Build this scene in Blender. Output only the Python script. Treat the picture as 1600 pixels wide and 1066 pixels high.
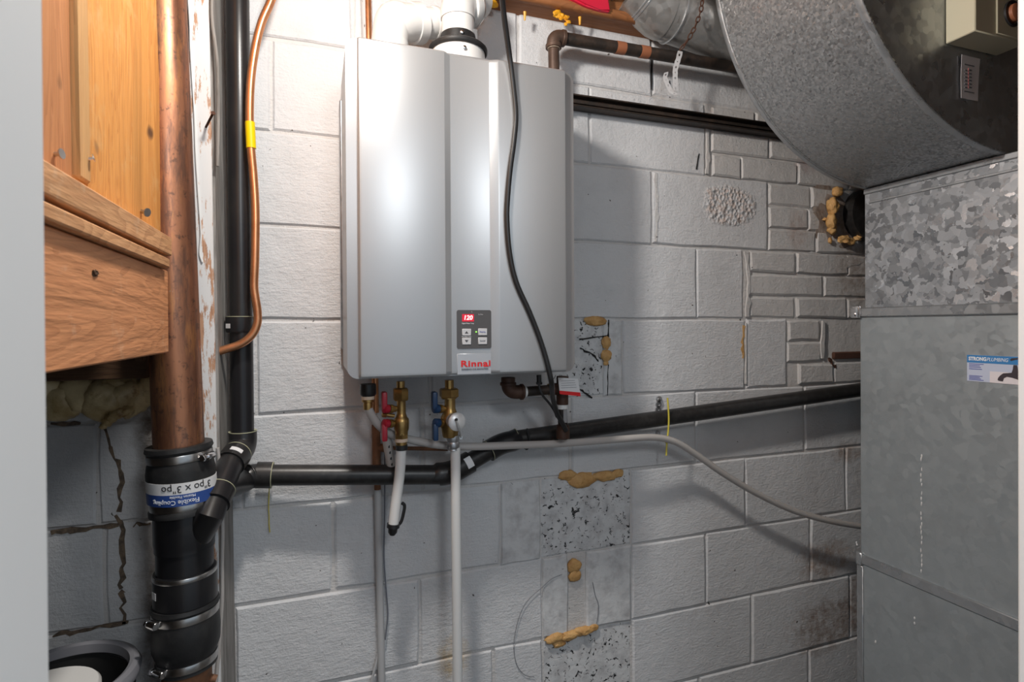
import bpy, bmesh, math, random
from mathutils import Vector as V, Matrix, noise
random.seed(7)
sc = bpy.context.scene
for o in list(bpy.data.objects): bpy.data.objects.remove(o)
COL = sc.collection
# ------------------------------------------------------------------ camera, light, exposure
F, YAW, TILT, ROLL, CX, CY, DW, CH = 868.5, 0.33781, 0.005394, -0.00576, 800.0, 514.6, 1.2863, 1.383
_r = V((math.cos(YAW), -math.sin(YAW), 0)); _f = V((math.sin(YAW), math.cos(YAW), 0)); _u = V((0, 0, 1))
FW = _f*math.cos(TILT) - _u*math.sin(TILT); _u2 = _u*math.cos(TILT) + _f*math.sin(TILT)
RT = _r*math.cos(ROLL) + _u2*math.sin(ROLL); UP = _u2*math.cos(ROLL) - _r*math.sin(ROLL)
CAM = V((0, -DW, CH))
cd = bpy.data.cameras.new('camera'); cam = bpy.data.objects.new('camera', cd); COL.objects.link(cam)
m3 = Matrix((RT, UP, -FW)).transposed(); cam.matrix_world = Matrix.Translation(CAM) @ m3.to_4x4()
cd.sensor_width = 36; cd.lens = F/1600*36; cd.shift_y = (CY-533)/1600; cd.clip_start = .01
cd.dof.use_dof = True; cd.dof.focus_distance = 1.15; cd.dof.aperture_fstop = 9
sc.camera = cam
w = bpy.data.worlds.new('world'); sc.world = w; w.use_nodes = True
w.node_tree.nodes['Background'].inputs[0].default_value = (.74, .87, 1, 1)
w.node_tree.nodes['Background'].inputs[1].default_value = 0.52
def lamp(name, loc, power, color, radius):
    l = bpy.data.lights.new(name, 'POINT'); l.energy = power; l.color = color; l.shadow_soft_size = radius
    l.use_nodes = True; nt = l.node_tree; fo = nt.nodes.new('ShaderNodeLightFalloff'); fo.inputs['Strength'].default_value = 1   # gentle falloff, as the bracketed exposure shows
    nt.links.new(fo.outputs['Linear'], nt.nodes['Emission'].inputs['Strength'])
    o = bpy.data.objects.new(name, l); o.location = loc; COL.objects.link(o); return o
lamp('ceiling_bulb', (.039, -.526, 2.10), 31, (1, .95, .885), .04)
lamp('jamb_fill', (.35, -2.0, 2.1), 11, (.93, .97, 1), .15)  # unseen fill light, added behind the camera to brighten the door jambs
sc.view_settings.view_transform = 'Standard'; sc.view_settings.look = 'None'
sc.view_settings.exposure = 0.0; sc.view_settings.gamma = 1; sc.view_settings.use_curve_mapping = False

# ------------------------------------------------------------------ pixel -> point on a real plane
def ray(px, py): return FW*F + RT*(px-CX) - UP*(py-CY)
def at(px, py, y): d = ray(px, py); return CAM + d*((y+DW)/d.y)
def atX(px, py, x): d = ray(px, py); return CAM + d*(x/d.x)
def rad(p, wpx):                      # radius of a pipe at point p that is wpx wide in the picture
    d = p-CAM; return wpx/2*d.dot(FW)/F
# ------------------------------------------------------------------ materials
M = {}
def nd(nt, t, **k):
    n = nt.nodes.new(t)
    for a, b in k.items():
        if a[0] == '_': setattr(n, a[1:], b)
        else: n.inputs[a.replace('9', ' ')].default_value = b
    return n
def c4(c): return (c[0], c[1], c[2], 1)
class Mat:
    def __init__(s, name, col, rough=.5, metal=0, scale=(1, 1, 1), spec=.5):
        m = bpy.data.materials.new(name); m.use_nodes = True; s.m = m; s.nt = m.node_tree; s.L = s.nt.links.new
        s.b = s.nt.nodes['Principled BSDF']; s.b.inputs['Roughness'].default_value = rough; s.b.inputs['Metallic'].default_value = metal
        s.b.inputs['Base Color'].default_value = c4(col); s.b.inputs['Specular IOR Level'].default_value = spec
        g = nd(s.nt, 'ShaderNodeNewGeometry'); mp = nd(s.nt, 'ShaderNodeMapping'); mp.inputs['Scale'].default_value = scale
        s.L(g.outputs['Position'], mp.inputs['Vector']); s.pos = g.outputs['Position']; s.vec = mp.outputs['Vector']
        s.col = None; s.c0 = col; s.nrm = None; M[name] = m
    def noise(s, sc_, det=4, rough=.6, dist=0, raw=False):
        n = nd(s.nt, 'ShaderNodeTexNoise', Scale=sc_, Detail=det, Roughness=rough, Distortion=dist)
        s.L(s.pos if raw else s.vec, n.inputs['Vector']); return n.outputs['Fac']
    def voro(s, sc_, feat='F1', out='Distance', rand=1):
        n = nd(s.nt, 'ShaderNodeTexVoronoi', _feature=feat, Scale=sc_); s.L(s.vec, n.inputs['Vector']); return n.outputs[out]
    def ramp(s, x, lo, hi, a=0., b=1.):
        n = nd(s.nt, 'ShaderNodeMapRange'); n.inputs['From Min'].default_value = lo; n.inputs['From Max'].default_value = hi
        n.inputs['To Min'].default_value = a; n.inputs['To Max'].default_value = b; s.L(x, n.inputs['Value']); return n.outputs['Result']
    def math(s, op, a, b=None):
        n = nd(s.nt, 'ShaderNodeMath', _operation=op)
        for i, x in enumerate((a, b)):
            if x is None: continue
            if isinstance(x, (int, float)): n.inputs[i].default_value = x
            else: s.L(x, n.inputs[i])
        return n.outputs[0]
    def blob(s, c, r, soft=.3, rag=.5, rs=14):   # a stain at a place of its own
        n = nd(s.nt, 'ShaderNodeVectorMath', _operation='SUBTRACT'); s.L(s.pos, n.inputs[0]); n.inputs[1].default_value = c
        k = nd(s.nt, 'ShaderNodeVectorMath', _operation='DIVIDE'); s.L(n.outputs[0], k.inputs[0]); k.inputs[1].default_value = r
        l = nd(s.nt, 'ShaderNodeVectorMath', _operation='LENGTH'); s.L(k.outputs[0], l.inputs[0])
        x = s.math('ADD', l.outputs['Value'], s.ramp(s.noise(rs, 5, .7, raw=True), 0, 1, -rag, rag))
        return s.ramp(x, 1, 1-soft)
    def mix(s, col, fac):
        n = nd(s.nt, 'ShaderNodeMix', _data_type='RGBA')
        if s.col is None: n.inputs[6].default_value = c4(s.c0)
        else: s.L(s.col, n.inputs[6])
        if isinstance(col, tuple): n.inputs[7].default_value = c4(col)
        else: s.L(col, n.inputs[7])
        s.L(fac, n.inputs[0]); s.col = n.outputs[2]; s.L(s.col, s.b.inputs['Base Color']); return s
    def bump(s, h, strength=.5, dist=.002):
        n = nd(s.nt, 'ShaderNodeBump', Strength=strength, Distance=dist); s.L(h, n.inputs['Height'])
        if s.nrm: s.L(s.nrm, n.inputs['Normal'])
        s.nrm = n.outputs['Normal']; s.L(s.nrm, s.b.inputs['Normal']); return s
    def rough(s, x): s.L(x, s.b.inputs['Roughness']); return s
def simple(name, col, rough=.5, metal=0, var=None, bump=0, bs=200, spec=.5, vs=30):
    m = Mat(name, col, rough, metal, spec=spec)
    if var: m.mix(var, m.ramp(m.noise(vs, 5, .65), .45, .72))
    if bump: m.bump(m.noise(bs, 3), bump, .001)
    return m
# painted block wall; its dirt sits at places of its own
def wallmat(name, col, extra=None):
    m = Mat(name, col, .62, spec=.35)
    m.mix(tuple(x*.90 for x in col), m.ramp(m.noise(9, 4), .5, .75))
    m.mix((.10, .09, .085), m.ramp(m.noise(70, 2, .5), .735, .76))                        # pin holes
    pk = m.blob((1.105, 0, 1.72), (.10, .1, .06), .25, .45, 18); m.mix((.62, .53, .49), m.math('MULTIPLY', pk, m.ramp(m.noise(60, 3), .45, .6)))
    for c, r, cc in (((1.47, 0, .66), (.13, .1, .07), (.33, .24, .19)), ((1.47, 0, .46), (.16, .1, .10), (.27, .20, .16)),
                     ((1.62, 0, .50), (.12, .1, .12), (.24, .18, .15)), ((1.60, 0, 1.56), (.11, .1, .15), (.30, .24, .20)), ((1.56, 0, .985), (.07, .1, .04), (.36, .28, .24)),
                     ((.30, 0, .60), (.045, .1, .06), (.50, .38, .22)), ((-.30, 0, 1.2), (.05, .1, .16), (.20, .15, .11)),
                     ((-.29, 0, .80), (.06, .1, .25), (.22, .17, .14)), ((1.36, 0, 1.665), (.05, .1, .07), (.46, .38, .35)), ((1.39,0,1.86),(.05,.1,.03),(.45,.38,.38))):
        m.mix(cc, m.math('MULTIPLY', m.blob(c, r, .45, .6, 22), m.ramp(m.noise(40, 5, .7), .35, .62, .12, .8)))
    m.bump(m.noise(22, 5, .6), .5, .007)
    m.bump(m.noise(120, 5, .75), .6, .004); st = nd(m.nt, 'ShaderNodeMapping'); m.L(m.pos, st.inputs['Vector']); st.inputs['Scale'].default_value = (45, 45, 210)
    nn = nd(m.nt, 'ShaderNodeTexNoise', Scale=1.0, Detail=3); m.L(st.outputs[0], nn.inputs['Vector']); m.bump(nn.outputs['Fac'], .5, .0022)
    pkb = m.math('MULTIPLY', pk, m.voro(95)); m.bump(pkb, 1., .006)
    if extra: extra(m)
    return m
wallmat('block_paint', (.63, .635, .65)); wallmat('brick_paint', (.585, .575, .57))
wallmat('mortar_paint', (.60, .585, .575))
def pitted(name, lo, hi, sc_=85, bigpits=True):
    m = Mat(name, (.61, .62, .63), .8, spec=.2)
    m.mix((.42, .42, .43), m.ramp(m.noise(25, 4), .45, .7))
    n = m.noise(sc_, 4, .62, .8); big = m.noise(sc_*.42, 5, .7, 1.2); n = m.math('MAXIMUM', n, m.ramp(big, .52, .74, .4, hi+.05)) if bigpits else n; m.mix((.028, .028, .03), m.ramp(n, lo, hi))
    m.bump(m.ramp(n, .3, hi), -1., .009); m.bump(m.noise(60, 4), .5, .004)
pitted('pitted_concrete', .585, .625); pitted('smeared_concrete', .69, .73, 60, False)
m = Mat('dark_mortar', (.20, .145, .10), .9); m.mix((.09, .07, .055), m.ramp(m.noise(60), .4, .6)); m.bump(m.noise(90), .8, .004)
simple('void_black', (.012, .011, .011), .9)
def wood(name, col, dark, axis, rough=.6, pale=None):
    sc_ = [15, 15, 15]; sc_[axis] = 1.5
    m = Mat(name, col, rough, scale=tuple(sc_), spec=.3)
    n = m.noise(.8, 3, .5, 1.5); wv = m.math('FRACT', m.math('MULTIPLY', n, 16))
    m.mix(dark, m.ramp(wv, .35, 1., 0, .65)); m.mix(tuple(x*.5 for x in dark), m.ramp(m.noise(7, 4, .7), .64, .78, 0, .5)); m.mix(tuple(x*.72 for x in col), m.ramp(m.noise(.6, 3), .5, .75))
    if pale: m.mix(pale, m.ramp(m.noise(11, 5, .7, raw=True), .56, .68, 0, .55))
    kn = m.noise(9, 2, .5, raw=True); m.mix((.16, .07, .03), m.ramp(kn, .72, .77))
    m.bump(wv, .3, .0015); m.bump(m.noise(9, 4), .5, .003); return m
wood('wood_plank', (.82, .37, .10), (.58, .21, .045), 2, pale=(.80, .48, .20)); wood('wood_plank_dark', (.62, .27, .11), (.38, .14, .055), 2)
wood('wood_stud', (.76, .43, .18), (.58, .29, .11), 2); wood('wood_rail', (.70, .37, .175), (.48, .225, .10), 1, pale=(.76, .56, .38))
wood('wood_beam', (.68, .30, .135), (.47, .19, .08), 1, pale=(.76, .52, .36)); wood('wood_dark', (.10, .055, .03), (.06, .03, .018), 0)
wood('wood_sill', (.30, .12, .045), (.20, .08, .03), 0)
m = Mat('peeling_paint', (.70, .70, .70), .55, scale=(40, 40, 7)); pp = m.ramp(m.noise(1.6, 6, .72), .515, .56)
m.mix((.50, .28, .17), pp); m.mix((.38, .20, .12), m.math('MULTIPLY', pp, m.ramp(m.noise(5), .5, .6))); m.bump(pp, -.6, .0015)
m = Mat('grey_board', (.27, .255, .24), .8, scale=(40, 40, 5)); m.mix((.16, .15, .14), m.ramp(m.noise(2, 5), .45, .65)); m.bump(m.noise(3, 5), .5, .003)
m = Mat('old_copper', (.42, .19, .105), .38, .75, scale=(14, 14, 2.2))
m.mix((.24, .11, .07), m.ramp(m.noise(2, 5, .65), .42, .64)); m.mix((.55, .25, .09), m.ramp(m.noise(1.3, 3), .55, .72)); m.mix((.13, .075, .055), m.ramp(m.noise(75, 4, .7, raw=True), .56, .66, 0, .85)); m.mix((.18, .10, .075), m.ramp(m.noise(2.6, 5, .75), .50, .60, 0, .8)); m.mix((.52, .24, .10), m.ramp(m.noise(4.2, 4, .7), .56, .66, 0, .7)); m.mix((.50, .46, .42), m.ramp(m.noise(25, 5, .7, raw=True), .70, .76))
m.rough(m.ramp(m.noise(3, 4), .3, .7, .28, .5)); m.bump(m.noise(60, 3, raw=True), .15, .001)
simple('rusty_copper', (.24, .11, .055), .7, .3, (.10, .06, .04), .5, 120)
simple('bright_copper', (.72, .34, .17), .30, .85, (.50, .22, .11), vs=20)
simple('abs_black', (.013, .013, .015), .31, 0, (.022, .021, .021), .05, 200, .45, 12)
simple('abs_satin', (.016, .015, .015), .36, 0, (.035, .033, .032), .1, 150, .45, 60)
simple('rubber_black', (.016, .016, .017), .5, 0, (.03, .03, .03), .2, 240, .4)
simple('cement_line', (.42, .42, .28), .6); simple('steel', (.58, .57, .56), .28, 1, (.42, .41, .40)); simple('chrome', (.82, .82, .83), .18, 1)
simple('zinc', (.52, .53, .55), .4, .9, (.36, .37, .38))
simple('white_label', (.72, .72, .73), .5); simple('blue_label', (.03, .075, .28), .4); simple('ink', (.02, .02, .022), .5); simple('white_ink', (.85, .87, .9), .5)
m = Mat('heater_silver', (.53, .545, .56), .36, .55); m.mix((.48, .495, .51), m.noise(900, 1)); m.bump(m.noise(700, 2), .10, .0006)
m = Mat('heater_trim', (.42, .41, .41), .38, .7); m.mix((.38, .37, .37), m.noise(500, 1))
simple('panel_grey', (.085, .083, .085), .45); simple('button', (.60, .61, .63), .45); simple('arrow', (.07, .07, .075), .5)
simple('rinnai_red', (.72, .018, .022), .45); simple('plate_silver', (.52, .535, .56), .38, .5); simple('grey_text', (.16, .17, .2), .5); simple('blue_text', (.12, .14, .42), .5)
m = Mat('display', (.25, .005, .012), .3); m.b.inputs['Emission Color'].default_value = (1, .02, .06, 1); m.b.inputs['Emission Strength'].default_value = .55
m = Mat('display_digit', (.9, .6, .6), .3); m.b.inputs['Emission Color'].default_value = (1, .72, .74, 1); m.b.inputs['Emission Strength'].default_value = 1.1
m = Mat('green_led', (.2, .8, .1), .3); m.b.inputs['Emission Color'].default_value = (.35, 1, .1, 1); m.b.inputs['Emission Strength'].default_value = 1.0
simple('white_pvc', (.72, .715, .70), .32); simple('white_pex', (.72, .72, .71), .35); simple('beige_ring', (.66, .52, .40), .6); simple('grey_pex', (.45, .42, .40), .45)
simple('brass', (.42, .27, .10), .34, .85, (.30, .18, .06)); simple('red_handle', (.38, .012, .03), .38); simple('blue_handle', (.012, .045, .12), .4)
simple('iron', (.036, .029, .025), .5, .35, (.085, .055, .04), .5, 150); simple('iron_fitting', (.055, .024, .014), .58, .2, (.085, .045, .03), .4, 140); simple('cast_brown', (.085, .052, .038), .5, .35, (.12, .075, .055), .4, 140)
simple('tape_orange', (.33, .12, .055), .55); simple('yellow_tape', (.80, .60, .0), .35); simple('yellow_tie', (.62, .52, .06), .45); simple('cable_black', (.016, .016, .017), .38); simple('rust', (.075, .032, .02), .9, 0, (.06, .025, .012), .7, 90)
m = Mat('clear_tube', (.55, .52, .50), .25); m.b.inputs['Transmission Weight'].default_value = .25
m = Mat('clear_sleeve', (.9, .9, .9), .12); m.b.inputs['Transmission Weight'].default_value = .8; m.b.inputs['Alpha'].default_value = .45
m = Mat('painted_pipe', (.47, .47, .475), .5, scale=(30, 30, 9)); fl = m.ramp(m.noise(2.4, 5, .7), .66, .70); m.mix((.06, .045, .04), fl); m.bump(fl, -.4, .001)
m = Mat('foam', (.60, .36, .14), .6); m.mix((.44, .23, .075), m.ramp(m.noise(35, 4), .4, .7)); m.bump(m.noise(90, 4), .8, .005)
m = Mat('foam_orange', (.85, .42, .02), .45); m.mix((.62, .26, .01), m.ramp(m.noise(50, 3), .4, .7))
m = Mat('foam_dull', (.74, .60, .34), .4); m.mix((.46, .33, .15), m.ramp(m.noise(16, 5), .42, .65)); m.mix((.22, .11, .035), m.ramp(m.noise(30, 5), .58, .72)); m.bump(m.noise(30, 4), .5, .006)
def galv(name, scale, lo, hi, rough=.38, metal=.75, dirt=None, sc3=(1, 1, 1), tilt=.1, warp=1.2):
    m = Mat(name, lo, rough, metal, scale=sc3)
    n = nd(m.nt, 'ShaderNodeTexVoronoi', Scale=scale); n2 = nd(m.nt, 'ShaderNodeTexNoise', Scale=scale*.6, Detail=3)
    m.L(m.vec, n2.inputs['Vector']); a = nd(m.nt, 'ShaderNodeVectorMath', _operation='SCALE'); m.L(n2.outputs['Color'], a.inputs[0]); a.inputs['Scale'].default_value = warp/scale
    b = nd(m.nt, 'ShaderNodeVectorMath', _operation='ADD'); m.L(a.outputs[0], b.inputs[0]); m.L(m.vec, b.inputs[1]); m.L(b.outputs[0], n.inputs['Vector'])
    s = nd(m.nt, 'ShaderNodeSeparateColor'); m.L(n.outputs['Color'], s.inputs[0])
    m.mix(hi, s.outputs[0]); m.rough(m.ramp(s.outputs[1], 0, 1, rough-.1, rough+.17))
    if dirt: m.mix(dirt, m.ramp(m.noise(7, 5, .7), .5, .75, 0, .6))
    m.bump(m.noise(12, 3), .15, .004)
    sb = nd(m.nt, 'ShaderNodeVectorMath', _operation='SUBTRACT'); m.L(n.outputs['Color'], sb.inputs[0]); sb.inputs[1].default_value = (.5, .5, .5)
    sl = nd(m.nt, 'ShaderNodeVectorMath', _operation='SCALE'); m.L(sb.outputs[0], sl.inputs[0]); sl.inputs['Scale'].default_value = tilt
    ad = nd(m.nt, 'ShaderNodeVectorMath', _operation='ADD'); m.L(sl.outputs[0], ad.inputs[0]); m.L(m.nrm, ad.inputs[1])
    no = nd(m.nt, 'ShaderNodeVectorMath', _operation='NORMALIZE'); m.L(ad.outputs[0], no.inputs[0]); m.L(no.outputs[0], m.b.inputs['Normal']); return m
galv('galv_fine', 210, (.27, .28, .29), (.52, .535, .55), .36, .75, tilt=.38); galv('galv_spangle', 62, (.24, .255, .275), (.64, .67, .71), .34, .75, (.46, .48, .51), tilt=.26, warp=3.0)
galv('galv_flat', 60, (.36, .40, .425), (.40, .44, .465), .44, .5, (.30, .325, .345), tilt=.05)
galv('galv_duct', 60, (.40, .395, .385), (.50, .50, .49), .38, .75, (.28, .25, .20), (1, 1, 1)); galv('galv_shaded', 260, (.07, .060, .072), (.098, .085, .10), .8, .1, tilt=.02); galv('galv_edge', 60, (.40, .42, .44), (.46, .48, .50), .35, .75)  # drum caps: shade of the end face put into a darker colour
simple('cream', (.60, .57, .43), .45); simple('cream_side', (.60, .57, .43), .5); simple('paper', (.66, .64, .67), .7); simple('red_ink', (.5, .12, .12), .6); simple('red_sheet', (.62, .015, .05), .45)
simple('sky_card', (.56, .62, .78), .5); simple('card_white', (.80, .76, .80), .5); simple('card_blue', (.055, .24, .55), .4); simple('tap_dark', (.06, .05, .06), .4); simple('tap_mid', (.25, .19, .20), .4)
simple('jamb_white', (.90, .90, .89), .5); simple('bin_grey', (.20, .20, .22), .4); simple('lid_white', (.68, .67, .65), .5); simple('cap_silver', (.80, .80, .80), .35, .35); m = Mat('dirty_mortar', (.30, .255, .225), .85); m.mix((.19, .14, .11), m.ramp(m.noise(25, 5), .4, .65)); m.bump(m.noise(60, 4), .6, .006); simple('dark_concrete', (.20, .19, .18), .9, 0, (.08, .075, .07), .6, 80); simple('bin_shadow', (.02, .02, .02), .6)
simple('concrete_floor', (.10, .095, .09), .8, 0, (.07, .065, .06), .4, 60); simple('plaster', (.13, .10, .08), .8); simple('joist', (.10, .06, .035), .7)

# ------------------------------------------------------------------ mesh helpers
WL = {}
def thing(name, label, cat, loc, group=None):
    o = bpy.data.objects.new(name, None); COL.objects.link(o); o.empty_display_size = .02; o.location = loc; WL[o] = V(loc)
    o['label'] = label; o['category'] = cat
    if group: o['group'] = group
    return o
def obj(name, bm, mat, parent=None, label=None, cat=None, smooth=40, group=None, loc=None):
    org = WL[parent] if parent else (V(loc) if loc is not None else V((0, 0, 0)))
    bmesh.ops.recalc_face_normals(bm, faces=bm.faces)
    bmesh.ops.translate(bm, vec=-org, verts=bm.verts)
    me = bpy.data.meshes.new(name); bm.to_mesh(me); bm.free(); me.materials.append(M[mat])
    if smooth:
        me.polygons.foreach_set('use_smooth', [True]*len(me.polygons)); me.set_sharp_from_angle(angle=math.radians(smooth))
    o = bpy.data.objects.new(name, me); COL.objects.link(o); WL[o] = org
    if parent: o.parent = parent
    else: o.location = org
    if label: o['label'] = label
    if cat: o['category'] = cat
    if group: o['group'] = group
    return o
def kind(o, k): o['kind'] = k; return o
def B(): return bmesh.new()
def box(bm, a, b, bev=.002, seg=1):
    a, b = V(a), V(b); c = (a+b)/2; s = b-a
    r = bmesh.ops.create_cube(bm, size=1, matrix=Matrix.Translation(c) @ Matrix.Diagonal((abs(s.x), abs(s.y), abs(s.z), 1)))
    if bev: bmesh.ops.bevel(bm, geom=list({e for v in r['verts'] for e in v.link_edges}), offset=min(bev, .45*min(abs(s.x), abs(s.y), abs(s.z))), segments=seg, affect='EDGES', profile=.5)
    return bm
def frame(d):
    d = d.normalized(); a = V((0, 0, 1)) if abs(d.z) < .9 else V((1, 0, 0))
    u = a.cross(d).normalized(); return u, d.cross(u)
def tube(bm, pts, r, seg=16, cap=True):
    n = len(pts); rs = r if isinstance(r, (list, tuple)) else [r]*n; rings = []; u = None
    for i, p in enumerate(pts):
        d = ((pts[min(i+1, n-1)]-pts[max(i-1, 0)])).normalized()
        if u is None: u, _ = frame(d)
        u = (u - d*u.dot(d)).normalized(); v = d.cross(u)
        rings.append([bm.verts.new(p+(u*math.cos(t)+v*math.sin(t))*rs[i]) for t in [2*math.pi*k/seg for k in range(seg)]])
    for a, b in zip(rings, rings[1:]):
        for k in range(seg): bm.faces.new((a[k], a[(k+1) % seg], b[(k+1) % seg], b[k]))
    if cap: bm.faces.new(rings[0][::-1]); bm.faces.new(rings[-1])
    return bm
def lathe(bm, A, d, prof, seg=24, cap=True):     # prof: (distance along d, radius)
    d = d.normalized(); u, v = frame(d); rings = []
    for t, r in prof:
        rings.append([bm.verts.new(A+d*t+(u*math.cos(k*2*math.pi/seg)+v*math.sin(k*2*math.pi/seg))*max(r, 1e-4)) for k in range(seg)])
    for a, b in zip(rings, rings[1:]):
        for k in range(seg): bm.faces.new((a[k], a[(k+1) % seg], b[(k+1) % seg], b[k]))
    if cap: bm.faces.new(rings[0][::-1]); bm.faces.new(rings[-1])
    return bm
def ring(bm, A, d, r, w, t=.003, seg=28):        # a band of width w and thickness t around a pipe of radius r
    return lathe(bm, A-d.normalized()*w/2, d, [(0, r-.001), (0, r+t*.7), (w*.12, r+t), (w*.88, r+t), (w, r+t*.7), (w, r-.001)], seg)
def crv(pts, n=8):                               # smooth curve through points
    P = [pts[0]*2-pts[1]]+list(pts)+[pts[-1]*2-pts[-2]]; out = []
    for i in range(1, len(P)-2):
        for k in range(n):
            t = k/n; a, b, c, d = P[i-1], P[i], P[i+1], P[i+2]
            out.append(.5*((2*b)+(c-a)*t+(2*a-5*b+4*c-d)*t*t+(3*b-a-3*c+d)*t**3))
    return out+[pts[-1]]
def bend(A, B_, C, r, n=8):                      # points of a fillet of leg length r at B
    a = B_+(A-B_).normalized()*r; c = B_+(C-B_).normalized()*r
    return [a*(1-t)**2+B_*2*t*(1-t)+c*t*t for t in [k/n for k in range(n+1)]]
def prism(bm, poly, ext):                        # polygon of 3-D points pushed along ext
    a = [bm.verts.new(p) for p in poly]; b = [bm.verts.new(V(p)+ext) for p in poly]; n = len(a)
    bm.faces.new(a); bm.faces.new(b[::-1])
    for i in range(n): bm.faces.new((a[i], b[i], b[(i+1) % n], a[(i+1) % n]))
    return bm
def hexnut(bm, A, d, h, r):
    d = d.normalized(); return lathe(bm, A, d, [(0, r*.88), (h*.12, r), (h*.88, r), (h, r*.88)], 6)
def lump(bm, c, r, sq=(1, 1, 1), amp=.35, fr=1.5, sub=3):
    t = bmesh.ops.create_icosphere(bm, subdivisions=sub, radius=1)
    off = V((random.random()*50, random.random()*50, random.random()*50)); c = V(c)
    for v in t['verts']:
        k = 1+amp*noise.fractal(v.co*fr+off, 1, 2, 3)
        v.co = c+V((v.co.x*r*sq[0], v.co.y*r*sq[1], v.co.z*r*sq[2]))*k
    return bm
DG = None
def text(s, size, f, depth=.0004, bold=0, align='CENTER', shear=0, space=1, va='CENTER'):
    c = bpy.data.curves.new('t', 'FONT'); c.body = s; c.size = size; c.extrude = depth/2; c.offset = bold; c.align_x = align; c.align_y = va; c.shear = shear; c.space_character = space; c.resolution_u = 3
    o = bpy.data.objects.new('t', c); COL.objects.link(o); dg = bpy.context.evaluated_depsgraph_get(); dg.update()
    me = bpy.data.meshes.new_from_object(o.evaluated_get(dg)); bpy.data.objects.remove(o); bpy.data.curves.remove(c)
    bm = B(); bm.from_mesh(me); bpy.data.meshes.remove(me)
    for v in bm.verts: v.co = f(v.co.x, v.co.y, v.co.z)
    return bm
def quad(bm, p, n, t=.0006):                     # thin sheet: four corners, thickness along n
    return prism(bm, [V(q) for q in p], V(n)*t)
def structure(name, bm, mat, parent=None): return kind(obj(name, bm, mat, parent), 'structure')

# ================================================================== THE ROOM
structure('floor', box(B(), (-1.3, -2.6, -.05), (2.8, .2, 0), 0), 'concrete_floor')
structure('ceiling', box(B(), (-1.3, -1.0, 2.46), (2.8, .2, 2.5), 0), 'joist')
wall = structure('wall_back', box(B(), (-1.2, .005, 0), (2.7, .2, 2.46), 0), 'mortar_paint')
structure('wall_left', box(B(), (-1.2, -.93, 0), (-1.15, .005, 2.46), 0), 'plaster')
structure('wall_right', box(B(), (2.62, -.93, 0), (2.7, .005, 2.46), 0), 'plaster')
jl = at(74, 500, -.92).x; jr = at(1588, 500, -.92).x
bm = B(); box(bm, (-1.2, -1.0, 0), (jl-.10, -.93, 2.46), 0); box(bm, (jr+.10, -1.0, 0), (2.7, -.93, 2.46), 0); box(bm, (jl-.1, -1.0, 2.2), (jr+.1, -.93, 2.46), 0); structure('wall_front', bm, 'plaster')
structure('trim_1', box(B(), (jl-.11, -1.01, 0), (jl, -.92, 2.2), .003), 'jamb_white')
structure('trim_2', box(B(), (jr, -1.01, 0), (jr+.11, -.92, 2.2), .003), 'jamb_white')

# blocks: one object each, joints recessed
cache = {}
def piece(name, x0, x1, z0, z1, mat='block_paint', g=.003, proud=0., bev=.0035, dep=.04):
    x0 += g; x1 -= g; z0 += g; z1 -= g; W, H = round(x1-x0, 3), round(z1-z0, 3); key = (name, W, H, mat, bev)
    if key not in cache:
        bm = B(); P = []
        cs = [(-W/2, -H/2), (W/2, -H/2), (W/2, H/2), (-W/2, H/2)]
        for q in range(4):
            a_, b_ = V(cs[q]), V(cs[(q+1) % 4]); ns = (4 if W > .2 else 3) if q % 2 == 0 else (3 if H > .1 else 2)
            for k in range(ns):
                p_ = a_.lerp(b_, k/ns); lim = .0016 if k else .0026
                P.append(V((p_.x+random.uniform(-1, 1)*lim, p_.y+random.uniform(-1, 1)*lim)))
        ring_ = lambda f_, y_: [bm.verts.new((p_.x-math.copysign(min(f_, abs(p_.x)), p_.x)*(abs(p_.x) > W*.42), y_, p_.y-math.copysign(min(f_, abs(p_.y)), p_.y)*(abs(p_.y) > H*.42))) for p_ in P]
        R1, R2, R3 = ring_(bev*random.uniform(.8, 1.5), 0), ring_(0, bev), ring_(0, dep); n_ = len(P)
        bm.faces.new(R1)
        for u1, u2 in ((R1, R2), (R2, R3)):
            for k in range(n_): bm.faces.new((u1[k], u1[(k+1) % n_], u2[(k+1) % n_], u2[k]))
        me = bpy.data.meshes.new(name); bmesh.ops.recalc_face_normals(bm, faces=bm.faces); bm.to_mesh(me); bm.free(); me.materials.append(M[mat]); cache[key] = me
    o = bpy.data.objects.new(name, cache[key]); o.location = ((x0+x1)/2, -proud+random.uniform(-.0012, .0012), (z0+z1)/2); COL.objects.link(o); o.parent = wall; return o
rows = {0.0: [-1.1, -.7, -.3, .1, .5, .9, 1.3, 1.7, 2.1, 2.5], .2: [-1.0, -.6, -.2, .2, .6, 1.0, 1.398, 1.8, 2.2, 2.6],
        .4: [-1.15, -.78, -.39, 0, .4, .53, ('p', .785), 1.183, 1.566, 1.96, 2.35], .6: [-1.15, -.94, -.55, -.166, .222, .53, ('s', .600), ('d', .649), ('s', .785), 1.024, 1.407, 1.8, 2.2, 2.6],
        .8: [-1.15, -.79, -.395, .03, .421, ('s', .526), ('p', .786), 1.161, 1.551, 1.94, 2.33], 1.0: [-1.15, -.81, -.405, -.15, .23, .61, .991, 1.385, 1.78, 2.18, 2.58],
        1.2: [-1.15, -.9, -.5, -.12, .25, .545, ('p', .705), ('s', .76), 1.162], 1.4: [-1.15, -.98, -.58, -.19, .206, .6, .996, 1.16],
        1.6: [-1.15, -.72, -.32, .075, .46, .853, 1.246], 1.8: [-1.15, -.86, -.48, -.088, .29, .668, 1.029], 2.0: [-1.15, -.7, -.31, .08, .472, .854, 1.245, 1.64, 2.03, 2.42], 2.2: [-1.1, -.5, -.1, .3, .68, 1.05, 1.45, 1.85, 2.25]}
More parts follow.
